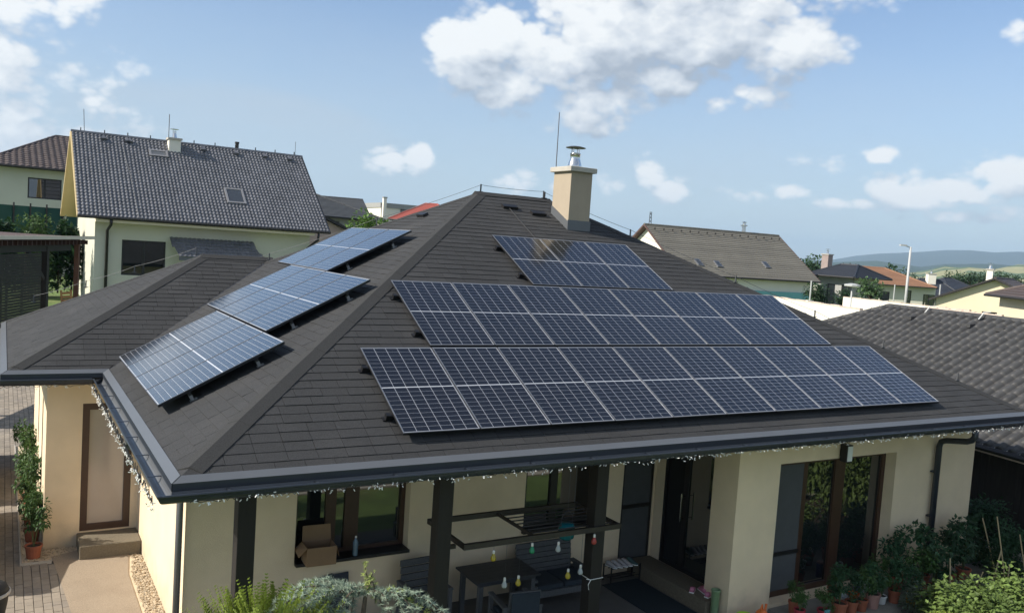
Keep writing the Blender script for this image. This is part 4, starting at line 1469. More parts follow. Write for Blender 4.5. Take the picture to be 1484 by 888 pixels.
def strand(a, pts, m, step=.017, r=.05, n=17, th=.010):
    line = [V(a)] + [V(p) for p in pts]
    fine = []
    for i in range(len(line) - 1):
        p0 = line[max(0, i - 1)]; p1 = line[i]; p2 = line[i + 1]; p3 = line[min(len(line) - 1, i + 2)]
        for k in range(5):
            s = k / 5
            fine.append(.5 * ((2 * p1) + (p2 - p0) * s + (2 * p0 - 5 * p1 + 4 * p2 - p3) * s * s + (3 * p1 - p0 - 3 * p2 + p3) * s ** 3))
    fine.append(line[-1])
    trunk.tube(fine, [th * (1 - .7 * i / len(fine)) for i in range(len(fine))], 5)
    for i in range(len(fine) - 1):
        L = (fine[i + 1] - fine[i]).length
        for k in range(max(1, int(L / step))):
            p = fine[i].lerp(fine[i + 1], q.random())
            tuft(m, p + V((q.uniform(-.03, .03), q.uniform(-.03, .03), q.uniform(-.02, .03))), (fine[i + 1] - fine[i]).normalized(), r * q.uniform(.8, 1.2), n)


side = V((math.cos(-.5), math.sin(-.5), 0))       # sideways across the view
left, right = -side, side
for k in range(13):
    a = top + left * (.02 * k) + V((0, 0, -.03 * q.random()))
    rr = .12 + .046 * k
    bdir = (left + V((q.uniform(-.3, .3), q.uniform(-.9, .5), 0))).normalized()
    drop = q.uniform(.5, 1.0)
    strand(a, [a + bdir * rr * .5 + V((0, 0, .05)), a + bdir * rr * .95 + V((0, 0, -.03)), a + bdir * rr * 1.12 + V((0, 0, -.25)), a + bdir * rr * 1.15 + V((0, 0, -.25 - drop))], nee, r=.068)
for k in range(6):
    a = top + right * (.03 * k)
    rr = .16 + .085 * k
    bdir = (right + V((q.uniform(-.2, .2), q.uniform(-.5, .3), 0))).normalized()
    strand(a, [a + bdir * rr * .5 + V((0, 0, .02)), a + bdir * rr * .9 + V((0, 0, -.09)), a + bdir * rr * 1.15 + V((0, 0, -.26)), a + bdir * rr * 1.2 + V((0, 0, -.6 - .3 * q.random()))], nee, r=.058)
strand(top, [top + V((.02, 0, .1)), top + V((-.01, .01, .2)), top + V((-.02, 0, .29))], nee2, r=.038, n=13, step=.02)
strand(top + V((.0, 0, .07)), [top + V((.04, 0, .12)), top + V((.06, .0, .17))], nee2, r=.03, n=11, step=.02)
strand(top, [top + V((.05, -.02, .10)), top + V((.08, -.03, .0)), top + V((.09, -.03, -.12))], nee2, r=.04)
strand(top + right * .25, [top + right * .36 + V((0, 0, -.02)), top + right * .50 + V((0, 0, -.12)), top + right * .64 + V((0, 0, -.22))], nee2, r=.04)
strand(top + right * .15, [top + right * .3 + V((0, 0, .04)), top + right * .40 + V((0, 0, .03))], nee2, r=.035)
trunk.build('trunk', BARK, t)
nee.build('foliage', NEEDLE, t)
nee2.build('young_shoots', NEEDLE2, t)

# bright thuja at the corner
t = thing('golden_thuja', 'bright yellow-green feathery thuja left of the cedar', 'conifer', (.56, -1.5, G))
th = MB()
q = random.Random(17)
for k in range(620):
    a, rr = q.uniform(0, 6.28), .60 * math.sqrt(q.random())
    b = V((.56 + rr * math.cos(a), -1.5 + rr * math.sin(a) * .8, -.98 - .20 * rr + q.uniform(-.30, .08)))
    d = V((math.cos(a) * rr * .55 + q.uniform(-.16, .16), math.sin(a) * rr * .5 + q.uniform(-.15, .15), 1)).normalized()
    L = q.uniform(.26, .46) * (1 - .35 * rr)
    p = b
    for i in range(13):
        s = i / 13
        p = b + d * L * s + V((math.cos(a), math.sin(a), 0)) * .08 * s * s
        for sg in (-1, 1):
            sd = V((math.cos(a + 1.57 + q.uniform(-.5, .5)), math.sin(a + 1.57), .9)).normalized() * sg
            sd.z = abs(sd.z) + .4
            leaf(th, p, sd, V((math.cos(a), math.sin(a), .3)), .065 * (1.1 - s * .75), .0085, .1)
th.build('foliage', LEAF_YL, t)
core = MB()
for i in range(3000):
    a, rr = q.uniform(0, 6.28), .55 * math.sqrt(q.random())
    p = V((.56 + rr * math.cos(a), -1.5 + rr * math.sin(a), q.uniform(G + .1, -.88 - rr * .3)))
    leaf(core, p, V((math.cos(a), math.sin(a), 1.2)), V((0, 0, 1)), .09, .012)
core.build('inner_foliage', LEAF_YL, t)
MB().tube([(.56, -1.5, G), (.56, -1.5, -1.3)], [.05, .02], 6).build('trunk', BARK, t)

# ------------------------------------------------------------------ neighbourhood
TILE_BLK = mat('glazed_black_tile', (.118, .120, .133), .36, .14, .8, island=.18, spec=.6)
TILE_GRY = mat('dark_concrete_tile', (.044, .044, .045), .6, .2, 1.2, island=.14, spec=.4)
TILE_OLV = mat('olive_grey_tile', (.140, .130, .108), .75, .12, .6, island=.1)
TILE_NAVY = mat('navy_tile', (.026, .030, .040), .6, .12, .5, island=.1)
TILE_TAN = mat('orange_brown_tile', (.235, .125, .072), .85, .12, .4, col2=(.20, .115, .07), island=.08)
TILE_RED = mat('red_tile', (.30, .075, .06), .8, .12, .4)
TILE_BRN = mat('brown_tile', (.070, .052, .047), .7, .12, .5, island=.12)
TILE_SLT = mat('slate_grey_tile', (.062, .066, .07), .75, .12, .5, island=.12)
CREAM = mat('pale_cream_plaster', (.66, .58, .42), .9, .05, .8)
PALE = mat('pale_grey_plaster', (.56, .55, .46), .9, .05, .6)
WHITEW = mat('white_render', (.78, .74, .64), .9, .04, .5)
GREYW = mat('grey_render', (.30, .30, .29), .9, .06, .5)
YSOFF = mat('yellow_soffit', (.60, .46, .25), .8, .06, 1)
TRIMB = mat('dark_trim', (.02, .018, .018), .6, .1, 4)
GREENP = mat('green_screen_fabric', (.010, .058, .048), .85, .2, 1)
TURQ = mat('turquoise_panel', (.16, .42, .44), .6, .06, .4)


def plane_tiles(rnd, poly, o, eu, es, tw, th, prof_, amp, clip=True, lift=.022):
    """overlapping roll tiles filling a convex polygon of a roof plane; yields (matrix-free) vertex lists"""
    o, eu, es = V(o), V(eu), V(es)
    n = eu.cross(es)
    P2 = [((V(p) - o).dot(eu), (V(p) - o).dot(es)) for p in poly]

    def inside(a, b):
        s = None
        for i in range(len(P2)):
            (x1, y1), (x2, y2) = P2[i], P2[(i + 1) % len(P2)]
            c = (x2 - x1) * (b - y1) - (y2 - y1) * (a - x1)
            if abs(c) < 1e-9:
                continue
            if s is None:
                s = c > 0
            elif (c > 0) != s:
                return False
        return True
    us, ss = [p[0] for p in P2], [p[1] for p in P2]
    res = []
    nr = max(1, round((max(ss) - min(ss)) / th))
    nc = max(1, round((max(us) - min(us)) / tw))
    th, tw = (max(ss) - min(ss)) / nr, (max(us) - min(us)) / nc
    for j in range(nr):
        for i in range(nc):
            u, s = min(us) + i * tw, min(ss) + j * th
            if not inside(u + tw / 2, s + th / 2):
                continue
            res.append((o + eu * u + es * s, eu, es, n, tw, th))
    return res


def tile_shape(tw, th, amp, lift, seg=6, roll=False):
    vs, fs = [], []
    for (sv, hh) in [(-.03 * th, -.012), (-.03 * th, lift), (.35 * th, lift * .75), (1.0 * th, .002)]:
        for k in range(seg + 1):
            x = k / seg
            z = (amp * max(0.0, math.sin(math.pi * (x - .42) / .56)) ** .6 if .42 < x < .98 else 0) if roll else (amp * (.5 - .5 * math.cos(2 * math.pi * x)) if x < 1 else 0)
            drop = -.02 * th * math.sin(math.pi * x)
            vs.append((x * tw, sv + (drop if hh > -.01 and sv < 0 else 0), hh + (z if hh > -.01 else 0)))
    for r_ in range(3):
        for k in range(seg):
            fs.append((r_ * (seg + 1) + k, r_ * (seg + 1) + k + 1, (r_ + 1) * (seg + 1) + k + 1, (r_ + 1) * (seg + 1) + k))
    return vs, fs


def put_tiles(lst, amp, lift, m, parent, where, n_single=0, name='roof_tile', seg=6, roll=False):
    if not lst:
        return
    tw, th = lst[0][4], lst[0][5]
    vs, fs = tile_shape(tw, th, amp, lift, seg, roll)
    if n_single:
        lst = sorted(lst, key=lambda q: (where @ q[0] - CAM).length)
        me = bpy.data.meshes.new(name)
        me.from_pydata(vs, [], fs)
        me.materials.append(m)
        me.polygons.foreach_set('use_smooth', [True] * len(fs))
        for p, eu, es, n, _, _ in lst[:n_single]:
            w_ = pmtx(p, eu, es) @ Matrix.Rotation(rng.uniform(-.012, .012), 4, 'Z')
            link(name, me, parent, world=False, matrix=w_)
    rest_ = lst[n_single:]
    mb = MB()
    for p, eu, es, n, _, _ in rest_:
        mb.add([p + eu * a + es * b + n * c for a, b, c in vs], fs)
    o = mb.build(name, m, None, smooth=True, kind='stuff')
    o.parent = parent


def sub(parent, mb, name, m, **kw):
    """a sub-part given in its house's own space"""
    o = mb.build(name, m, None, **kw)
    o.parent = parent
    return o


def strips(mb, a, b, c, d, rows, lift=.03, wob=0):
    """stepped courses between eave a-b and top d-c"""
    a, b, c, d = V(a), V(b), V(c), V(d)
    n = (b - a).cross(d - a).normalized()
    for i in range(rows):
        s, t = i / rows, (i + 1) / rows
        p0, p1, q1, q0 = a.lerp(d, s), b.lerp(c, s), b.lerp(c, t), a.lerp(d, t)
        mb.add([p0 + n * lift, p1 + n * lift, q1 + n * .004, q0 + n * .004, p0 - n * .01, p1 - n * .01], [(0, 1, 2, 3), (4, 5, 1, 0)])


def house_at(name, label, cat, c, yaw, L, Wd, ze, zr, gz, ridge=None, over=.5, wm=CREAM, rm=TILE_GRY, rows=14, wins=(), sof=None, tiles=None, top=True, sof_r=None, chim=None, group=None, doorm=None, gut=True, singles=0):
    """house with a gable (ridge=None) or hip roof; local x runs along the ridge, -y is the side towards us"""
    t = thing(name, label, cat, (c[0], c[1], gz), rotz=yaw, group=group)
    e, z0 = ze - gz, 0
    rz = zr - gz
    hx, hy = L / 2, Wd / 2
    wx, wy = hx - over, hy - over
    gable = ridge is None
    pit = (rz - e) / hy
    we = e + pit * over - .12
    m = MB()
    hole = {'f': [], 'b': [], 'l': [], 'r': []}
    for sd, u, zz, w_, h_ in wins:
        hole[sd].append((u, u + w_, zz, zz + h_))
    wall(m, (-wx, -wy, 0), (1, 0, 0), (0, -1, 0), 2 * wx, -1.5, e - .02, hole['f'], .25)
    wall(m, (wx, -wy, 0), (0, 1, 0), (1, 0, 0), 2 * wy, -1.5, e - .02, hole['r'], .25)
    wall(m, (wx, wy, 0), (-1, 0, 0), (0, 1, 0), 2 * wx, -1.5, e - .02, hole['b'], .25)
    wall(m, (-wx, wy, 0), (0, -1, 0), (-1, 0, 0), 2 * wy, -1.5, e - .02, hole['l'], .25)
    if gable:
        for x in (-wx, wx):
            m.add([(x, -wy, e - .02), (x, wy, e - .02), (x, wy, we), (x, 0, rz - .15), (x, -wy, we)], [(0, 1, 2, 3, 4)])
    m.build('wall', wm, t, world=False)
    rl = hx if gable else ridge / 2
    A, B, Cc, Dd = V((-hx, -hy, e)), V((hx, -hy, e)), V((hx, hy, e)), V((-hx, hy, e))
    Ra, Rb = V((-rl, 0, rz)), V((rl, 0, rz))
    r_ = MB()
    dz = V((0, 0, -.10))
    if tiles is None:
        strips(r_, A, B, Rb, Ra, rows)
    else:
        r_.quad(A, B, Rb, Ra)
    strips(r_, Cc, Dd, Ra, Rb, rows)
    if not gable:
        strips(r_, Dd, A, Ra, Ra, rows) if not (tiles and tiles.get('left')) else r_.add([Dd, A, Ra], [(0, 1, 2)])
        strips(r_, B, Cc, Rb, Rb, rows)
    ro = r_.build('roof', rm, t, world=False)
    # underside and edge boards
    u_ = MB()
    if gable:
        u_.quad(A + dz, Ra + dz, Rb + dz, B + dz); u_.quad(Dd + dz, Cc + dz, Rb + dz, Ra + dz)
    else:
        u_.quad(A + dz, Dd + dz, Cc + dz, B + dz)
    sub(ro, u_, 'soffit', sof or TRIMB)
    b_ = MB()
    if gable:
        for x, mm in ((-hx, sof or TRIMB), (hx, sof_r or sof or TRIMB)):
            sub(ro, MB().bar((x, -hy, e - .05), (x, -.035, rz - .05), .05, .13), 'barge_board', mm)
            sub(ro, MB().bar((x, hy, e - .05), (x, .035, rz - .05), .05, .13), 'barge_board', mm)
    gt = MB()
    gt.tube([(-hx, -hy - .06, e - .04), (hx, -hy - .06, e - .04)], .07, 6)
    if not gable:
        gt.tube([(-hx - .06, -hy, e - .04), (-hx - .06, hy, e - .04)], .07, 6)
        gt.tube([(hx + .06, -hy, e - .04), (hx + .06, hy, e - .04)], .07, 6)
    if gut:
        sub(ro, gt, 'gutter', TRIMB)
    cp = MB()
    k = max(2, int(2 * rl / .45)) if rl > .2 else 0
    for i in range(k):
        x0_, x1_ = -rl + 2 * rl * i / k, -rl + 2 * rl * (i + 1) / k
        cp.tube([(x0_, 0, rz + .0), (x1_ + .03, 0, rz + .012)], [.10, .085], 7)
    if not gable:
        for p, q_ in [(A, Ra), (B, Rb), (Cc, Rb), (Dd, Ra)]:
            n_ = max(3, int((q_ - p).length / .45))
            for i in range(n_):
                cp.tube([p.lerp(q_, i / n_), p.lerp(q_, (i + 1.05) / n_) + V((0, 0, .01))], [.10, .085], 6)
    if cp.v:
        sub(ro, cp, 'ridge_cap', rm)
    if tiles:
        es = (Ra - V((-rl, -hy, e))).normalized()
        poly = (A, B, Rb, Ra)
        lst = plane_tiles(rng, poly, A, V((1, 0, 0)), es, tiles['w'], tiles['h'], None, 0)
        put_tiles(lst, tiles['amp'], tiles['lift'], rm, ro, t.matrix_basis, singles, seg=tiles.get('seg', 6), roll=tiles.get('roll', False))
    for sd, u, zz, w_, h_ in wins:
        o_, uu, nn = {'f': ((-wx + u, -wy, 0), (1, 0, 0), (0, -1, 0)), 'l': ((-wx, wy - u, 0), (0, -1, 0), (-1, 0, 0)), 'r': ((wx, -wy + u, 0), (0, 1, 0), (1, 0, 0)), 'b': ((wx - u, wy, 0), (-1, 0, 0), (0, 1, 0))}[sd]
        o_, uu, nn = V(o_), V(uu), V(nn)
        f_ = MB()
        bs = o_ - nn * .1
        ez = V((0, 0, 1))
        for a_, b_2, c_, d_ in [(0, w_, 0, .07), (0, w_, h_ - .07, h_), (0, .07, .07, h_ - .07), (w_ - .07, w_, .07, h_ - .07)] + ([(w_ * .47, w_ * .53, .07, h_ - .07)] if w_ > .9 else []):
            f_.obox(bs + uu * (a_ + b_2) / 2 + ez * (zz + (c_ + d_) / 2), uu * (b_2 - a_) / 2, nn * .03, ez * (d_ - c_) / 2)
        fo = f_.build('window', doorm or TRIMB, t, world=False)
        sub(fo, MB().obox(bs - nn * .012 + uu * w_ / 2 + ez * (zz + h_ / 2), uu * (w_ / 2 - .06), nn * .006, ez * (h_ / 2 - .06)), 'pane', GLASSDK)
    if chim:
        for (x, y, zt_, cw, mm) in chim:
            c_ = MB().box(x - cw, x + cw, y - cw, y + cw, rz - (abs(y) + cw) * pit - .3, zt_ - gz).build('chimney', mm, t, world=False)
            lid = MB().box(x - cw - .06, x + cw + .06, y - cw - .06, y + cw + .06, zt_ - gz + .002, zt_ - gz + .09)
            sub(c_, lid, 'chimney_cap', CONC)
            fl_ = MB().lathe(V((x, y, zt_ - gz + .09)), [(.13, 0), (.09, .22), (.09, .34)], 10).lathe(V((x, y, zt_ - gz + .50)), [(.2, 0), (.2, .02), (0, .05)], 12)
            fl_.bar(V((x - .06, y, zt_ - gz + .4)), V((x - .06, y, zt_ - gz + .52)), .02, .02).bar(V((x + .06, y, zt_ - gz + .4)), V((x + .06, y, zt_ - gz + .52)), .02, .02)
            sub(c_, fl_, 'flue', STEEL)
    return t, ro



def cast(px, py, z):
    d = sight(px, py)
    return CAM + d * ((z - CAM.z) / d.z)


def front(pl, pr, dl, Wd, ridge=None):
    """plan of a house from its surveyed front eave (left end, right end), distance and depth; ridge = (px, py) on the ridge"""
    A = at(*pl, dl)
    B = cast(*pr, A.z)
    d = V((B.x - A.x, B.y - A.y, 0))
    L = d.length
    d.normalize()
    nn = V((-d.y, d.x, 0))
    c = (A + B) / 2 + nn * Wd / 2
    zr = None
    if ridge:
        r_ = sight(*ridge)
        # sight line meets the vertical plane through the ridge
        k = (c - CAM).dot(nn) / r_.dot(nn)
        zr = (CAM + r_ * k).z
    return (c.x, c.y), math.atan2(d.y, d.x), L, Wd, A.z, zr


# --- the black-tiled gable house behind on the left: ridge from survey, gable end to the west
NGA = -.75
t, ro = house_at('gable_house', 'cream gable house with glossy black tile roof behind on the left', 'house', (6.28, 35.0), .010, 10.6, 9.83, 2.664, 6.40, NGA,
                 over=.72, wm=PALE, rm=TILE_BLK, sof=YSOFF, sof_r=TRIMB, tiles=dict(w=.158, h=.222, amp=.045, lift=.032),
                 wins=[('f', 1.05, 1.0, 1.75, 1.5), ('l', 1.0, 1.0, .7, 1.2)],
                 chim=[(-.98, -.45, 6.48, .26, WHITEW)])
sub_es = (V((0, 0, 6.40 - NGA)) - V((0, -4.915, 2.664 - NGA))).normalized()
sub_n = V((1, 0, 0)).cross(sub_es)


def on_roof(u, s):
    return V((u, -4.915, 2.664 - NGA)) + sub_es * s


for u, s, a_, b_, nm in [(1.28, 2.15, .38, .52, 'skylight'), (-1.72, 5.02, .36, .20, 'roof_hatch')]:
    m = MB()
    c = on_roof(u, s) + sub_n * .06
    ex, ey = V((1, 0, 0)), sub_es
    for q in ((-1, 0), (1, 0)):
        m.obox(c + ex * q[0] * a_, ex * .045, ey * (b_ + .05), sub_n * .04)
    for q in (-1, 1):
        m.obox(c + ey * q * b_, ex * (a_ - .046), ey * .045, sub_n * .04)
    k = m.build(nm, mat('skylight_frame', (.20, .20, .21), .5, .05), ro, world=False)
    sub(k, MB().obox(c + sub_n * .01, ex * (a_ - .05), ey * (b_ - .05), sub_n * .01), 'pane', mat('skylight_glass', (.05, .055, .06), .08, 0, ior=1.7) if nm == 'skylight' else FLASH)
for u in (-4.0, -2.9 + .0, .35, 1.9, 3.3, 4.55, -3.3 + .3):
    c = on_roof(u, 5.75) + sub_n * .06
    MB().prism([c + V((-.12, 0, 0)) - sub_es * .12, c + V((.12, 0, 0)) - sub_es * .12, c + sub_es * .16], sub_n * .12).build('vent_tile', TILE_BLK, ro, world=False)
for u in range(-5, 6):
    MB().box(u * .98 - .02, u * .98 + .02, -.02, .02, 6.40 - NGA + .05, 6.40 - NGA + .22).build('wire_stand', TRIMB, ro, world=False)
rodm = MB()
rodm.tube([(-1.17, -.1, 6.3 - NGA), (-1.17, -.1, 7.7 - NGA)], .018, 5)
rodm.tube([(-4.75, 0, 6.4 - NGA), (-4.80, 0, 7.45 - NGA)], .014, 5).tube([(4.95, 0, 6.4 - NGA), (4.95, 0, 7.15 - NGA)], .012, 5)
rodm.build('lightning_rod', WIRE, ro, world=False)
MB().lathe((2.05, .1, 6.3 - NGA), [(.09, 0), (.09, .42), (.11, .42), (.11, .5)], 8).build('vent_pipe', TRIMB, ro, world=False)
MB().tube([on_roof(-3.9, 6.1) + sub_n * .1, on_roof(-3.25, 5.5) + sub_n * .09, on_roof(-3.1, 3) + sub_n * .09, on_roof(-3.0, -.05) + sub_n * .09], .008, 5).build('lightning_wire', WIRE, ro, world=False)
dp = MB().tube([(-4.05, -4.95, 3.3), (-4.05, -4.9, 3.1), (-4.12, -4.3, 2.85), (-4.12, -4.28, 0)], .06, 8)
dp.build('downpipe', TRIMB, t, world=False, smooth=True)
MB().tube([(4.75, -4.95, 3.3), (4.75, -4.9, 3.0), (4.4, -4.5, 2.6), (4.3, -4.3, 0)], .06, 8).build('downpipe', TRIMB, t, world=False, smooth=True)
MB().box(-4.58, 4.58, -4.9, -4.2, 3.19, 3.30).build('eaves_board', CREAM, t, world=False)
# little lean-to porch roof on its front, tiles parts of it
lr = MB()
a_, b_ = V((-1.45, -5.55, 1.95)), V((2.15, -5.55, 1.95))
d_, c_ = V((-1.65, -4.22, 2.72)), V((1.85, -4.22, 2.72))
lr.quad(a_, b_, c_, d_)
lr.prism([a_ + V((0, 0, -.02)), b_ + V((0, 0, -.02)), b_ + V((0, 0, -.16)), a_ + V((0, 0, -.16))], (0, .1, 0))
lro = lr.build('porch_roof', TILE_BLK, t, world=False)
es_ = (V((0, -4.22, 2.72)) - V((0, -5.55, 1.95))).normalized()
put_tiles(plane_tiles(rng, (a_, b_, c_, d_), a_, V((1, 0, 0)), es_, .19, .26, None, 0), .03, .025, TILE_BLK, lro, t.matrix_basis)

# --- pergola with slatted screen west of it
pz = -.9
p0, p1 = V((-2.4, 16.6, 0)), V((.96, 24.3, 0))
pd_ = (p1 - p0).normalized()
pn_ = V((-pd_.y, pd_.x, 0))
t = thing('pergola', 'dark timber pergola with slatted screen and pale roof edge', 'pergola', (p0.x, p0.y, pz))
H_ = 1.93 - pz
LL = (p1 - p0).length
for s_ in (2.0, 5.62):
    for w_ in (.25, 3.2):
        c = p0 + pd_ * s_ + pn_ * w_
        MB().obox((c.x, c.y, pz + (H_ - .35) / 2), pd_ * .09, pn_ * .09, V((0, 0, (H_ - .35) / 2))).build('post', WOODDK, t)
bm_ = MB()
for w_ in (.25, 3.2):
    bm_.bar(p0 + pd_ * .2 + pn_ * w_ + V((0, 0, 1.53)), p0 + pd_ * (LL - .9) + pn_ * w_ + V((0, 0, 1.53)), .14, .20)
bm_.build('beam', WOODDK, t)
for k in range(26):
    c = p0 + pd_ * (.3 + k * (LL - .5) / 25)
    MB().bar(c - pn_ * .1 + V((0, 0, 1.72)), c + pn_ * 3.5 + V((0, 0, 1.78)), .06, .14).build('rafter', mat('reddish_rafter', (.07, .032, .026), .7, .2) if k == 0 else bpy.data.materials['reddish_rafter'], t)
MB().obox(p0 + pd_ * (LL / 2) + pn_ * 1.7 + V((0, 0, 1.87)), pd_ * LL / 2, pn_ * 1.93, V((0, 0, .02))).build('roof_board', mat('brown_deck', (.085, .055, .045), .8, .2, 3), t)
MB().bar(p0 - pn_ * .26 + V((0, 0, 1.89)), p1 - pn_ * .26 + V((0, 0, 1.89)), .03, .11).build('edge_board', mat('pale_roof_edge', (.62, .55, .45), .8, .05), t)
for k in range(22):  # back screen added so the gaps between the front slats stay dark
    z = -.70 + k * .098
    MB().bar(p0 + pd_ * .3 + pn_ * 3.25 + V((0, 0, z)), p0 + pd_ * 5.3 + pn_ * 3.25 + V((0, 0, z)), .02, .080).build('slat', WOODDK, t)
MB().bar(p0 + pd_ * 4.35 + pn_ * .25 + V((0, 0, 1.42)), p0 + pd_ * 5.5 + pn_ * .25 + V((0, 0, .55)), .10, .12).build('brace', WOODDK, t)
for k in range(26):
    z = -.72 + k * .083
    MB().bar(p0 + pd_ * .3 + pn_ * .16 + V((0, 0, z)), p0 + pd_ * 5.1 + pn_ * .16 + V((0, 0, z)), .02, .073).build('slat', WOODDK, t)
for s_ in (1.0, 2.55, 2.9, 3.9):
    c = p0 + pd_ * s_ + pn_ * .20
    MB().obox((c.x, c.y, .25), pd_ * .05, pn_ * .015, V((0, 0, 1.1))).build('batten', WOODDK, t)
for w_ in (.25,):
    c = p1 + pn_ * w_ - pd_ * .15
    MB().obox((c.x, c.y, pz + H_ / 2 - .1), pd_ * .07, pn_ * .07, V((0, 0, H_ / 2 - .1))).build('post', mat('brown_post', (.13, .055, .035), .7, .2) if w_ > 0 else bpy.data.materials['brown_post'], t)
# striped cushion and wooden chair seen through it
t = thing('striped_hammock', 'red and white striped cloth seen through the slatted screen', 'cloth', (-.9, 22.5, -.2))
cl_ = MB()
c0 = p0 + pd_ * 2.2 + pn_ * 2.4
for k in range(6):
    z = .55 + k * .07
    cl_ = MB().obox(c0 + V((.3, 0, z)), pd_ * 1.2, pn_ * .02, V((0, 0, .034)))
    cl_.build('stripe', mat('white_cloth', (.7, .66, .66), .9) if k == 0 else (bpy.data.materials['white_cloth'] if k % 2 == 0 else (mat('red_cloth', (.45, .08, .10), .9) if k == 1 else bpy.data.materials['red_cloth'])), t)
CHW = mat('orange_wood', (.40, .19, .06), .6, .2, 8)
pt_ = at(108, 424, 28.5)
t = thing('wooden_chair', 'orange wooden garden chair beside the pergola', 'chair', (pt_.x, pt_.y, pz), rotz=.8)
for x in (-.22, .22):
    MB().bar((x, -.22, 0), (x, -.22, .62), .045, .045).build('leg', CHW, t, world=False)
    MB().bar((x, .22, 0), (x, .34, 1.02), .045, .045).build('leg', CHW, t, world=False)
    MB().bar((x, -.26, .64), (x, .26, .64), .06, .03).build('armrest', CHW, t, world=False)
for k in range(4):
    MB().box(-.23, .23, -.22 + k * .11, -.13 + k * .11, .42, .445).build('slat', CHW, t, world=False)
    MB().box(-.20, .20, .25 + k * .018, .27 + k * .018, .52 + k * .12, .60 + k * .12).build('back_slat', CHW, t, world=False)

# --- farther left: two-storey house with brown roof, green screen fence, hedge
c, yw, L, Wd, ze, zr = front((-34, 234.7), (230, 259), 48, 14, (130, 203))
house_at('far_house', 'two-storey pale house with brown hip roof at the far left', 'house', c, yw, L, Wd, ze, zr, -1.2, ridge=max(1, L - 14), over=.6, wm=PALE, rm=TILE_BRN, rows=26, tiles=dict(w=.34, h=.42, amp=.05, lift=.03),
         wins=[('f', 1.95, ze + 1.2 - 1.78, 1.75, 1.2)])
a_, b_ = at(-6, 322, 42), at(112, 324, 45)
t = thing('screen_fence', 'dark green fabric screen fence above the hedge', 'fence', ((a_.x + b_.x) / 2, (a_.y + b_.y) / 2, -1))
d_ = (b_ - a_); d_.z = 0
for k in range(5):
    p, q_ = a_ + d_ * (k / 5) + d_ * .003, a_ + d_ * ((k + 1) / 5) - d_ * .003
    MB().prism([(p.x, p.y, 1.2), (q_.x, q_.y, 1.2), (q_.x, q_.y, 2.95), (p.x, p.y, 2.95)], (0, .03, 0)).build('fabric_panel', GREENP, t)
    MB().tube([(p.x, p.y - .05, -1), (p.x, p.y - .05, 3.1)], .04, 6).build('post', TRIMB, t)
HEDGE = leafmat('hedge_leaf', (.022, .062, .020))
HEDGE2 = leafmat('pale_bush_leaf', (.07, .125, .04))


def hedge(name, label, a, b, h, dep, n, L, m, cat='hedge', z0=-1.0):
    a, b = V(a), V(b)
    d = b - a
    nn = V((-d.y, d.x, 0)).normalized()
    t = thing(name, label, cat, ((a.x + b.x) / 2, (a.y + b.y) / 2, z0))
    mb = MB()
    for i in range(n):
        u = rng.random()
        p = a + d * u + nn * rng.uniform(-dep, dep)
        top = h * (1 + .16 * math.sin(u * 17) + .10 * math.sin(u * 41 + 1))
        p.z = z0 + top * (rng.random() ** .45)
        leaf(mb, p, V((rng.gauss(0, 1), rng.gauss(0, 1), rng.gauss(.3, .8))), V((0, 0, 1)), L * rng.uniform(.6, 1.3), L * .3)
    mb.build('foliage', m, t)
    st = MB()
    for k in range(6):
        p = a + d * (k + .5) / 6
        st.tube([(p.x, p.y, z0), (p.x, p.y, z0 + h * .8)], .04, 5)
    st.build('stems', BARK, t)


a_, b_ = at(-8, 335, 38), at(116, 336, 40)
hedge('hedge', 'dark green hedge below the green screen fence', (a_.x, a_.y, 0), (b_.x, b_.y, 0), 2.75, .6, 6500, .30, HEDGE)
a_, b_ = at(36, 330, 35), at(66, 330, 36)
hedge('bush', 'paler bush standing in front of the hedge', (a_.x, a_.y, 0), (b_.x, b_.y, 0), 3.0, .5, 1500, .20, HEDGE2, 'bush')


def tree(name, label, base, h, r, n, L, m, zc=None, seed=1, group=None, squash=.8):
    """tapered trunk with limbs, leaves in uneven clumps"""
    q = random.Random(seed)
    base = V(base)
    t = thing(name, label, 'tree', base, group=group)
    zc = zc or h - r * squash
    tr = MB()
    tr.tube([base, base + V((.03 * h, 0, h * .3)), base + V((0, .02 * h, zc))], [.05 * r + .05, .035 * r + .03, .03], 7)
    fo = MB()
    cl = []
    for k in range(15):
        d = V((q.gauss(0, 1), q.gauss(0, 1), q.gauss(0, .8))).normalized()
        c = base + V((0, 0, zc)) + V((d.x * r * .66, d.y * r * .66, d.z * r * .66 * squash)) * q.uniform(.5, 1.0)
        cl.append((c, r * q.uniform(.30, .50)))
        tr.tube([base + V((0, 0, zc * .62)), (base + V((0, 0, zc * .8))).lerp(c, .5), c], [.03 * r + .02, .02 * r + .012, .01], 5)
    for i in range(n):
        c, rr = q.choice(cl)
        d = V((q.gauss(0, 1), q.gauss(0, 1), q.gauss(0, 1))).normalized()
        p = c + d * rr * (q.random() ** .35)
        leaf(fo, p, d + V((q.uniform(-.7, .7), q.uniform(-.7, .7), -.2)), (V((0, 0, 1)) + d * .5), L * q.uniform(.6, 1.3), L * .34)
    tr.build('trunk', BARK, t)
    fo.build('crown', m, t)
    return t


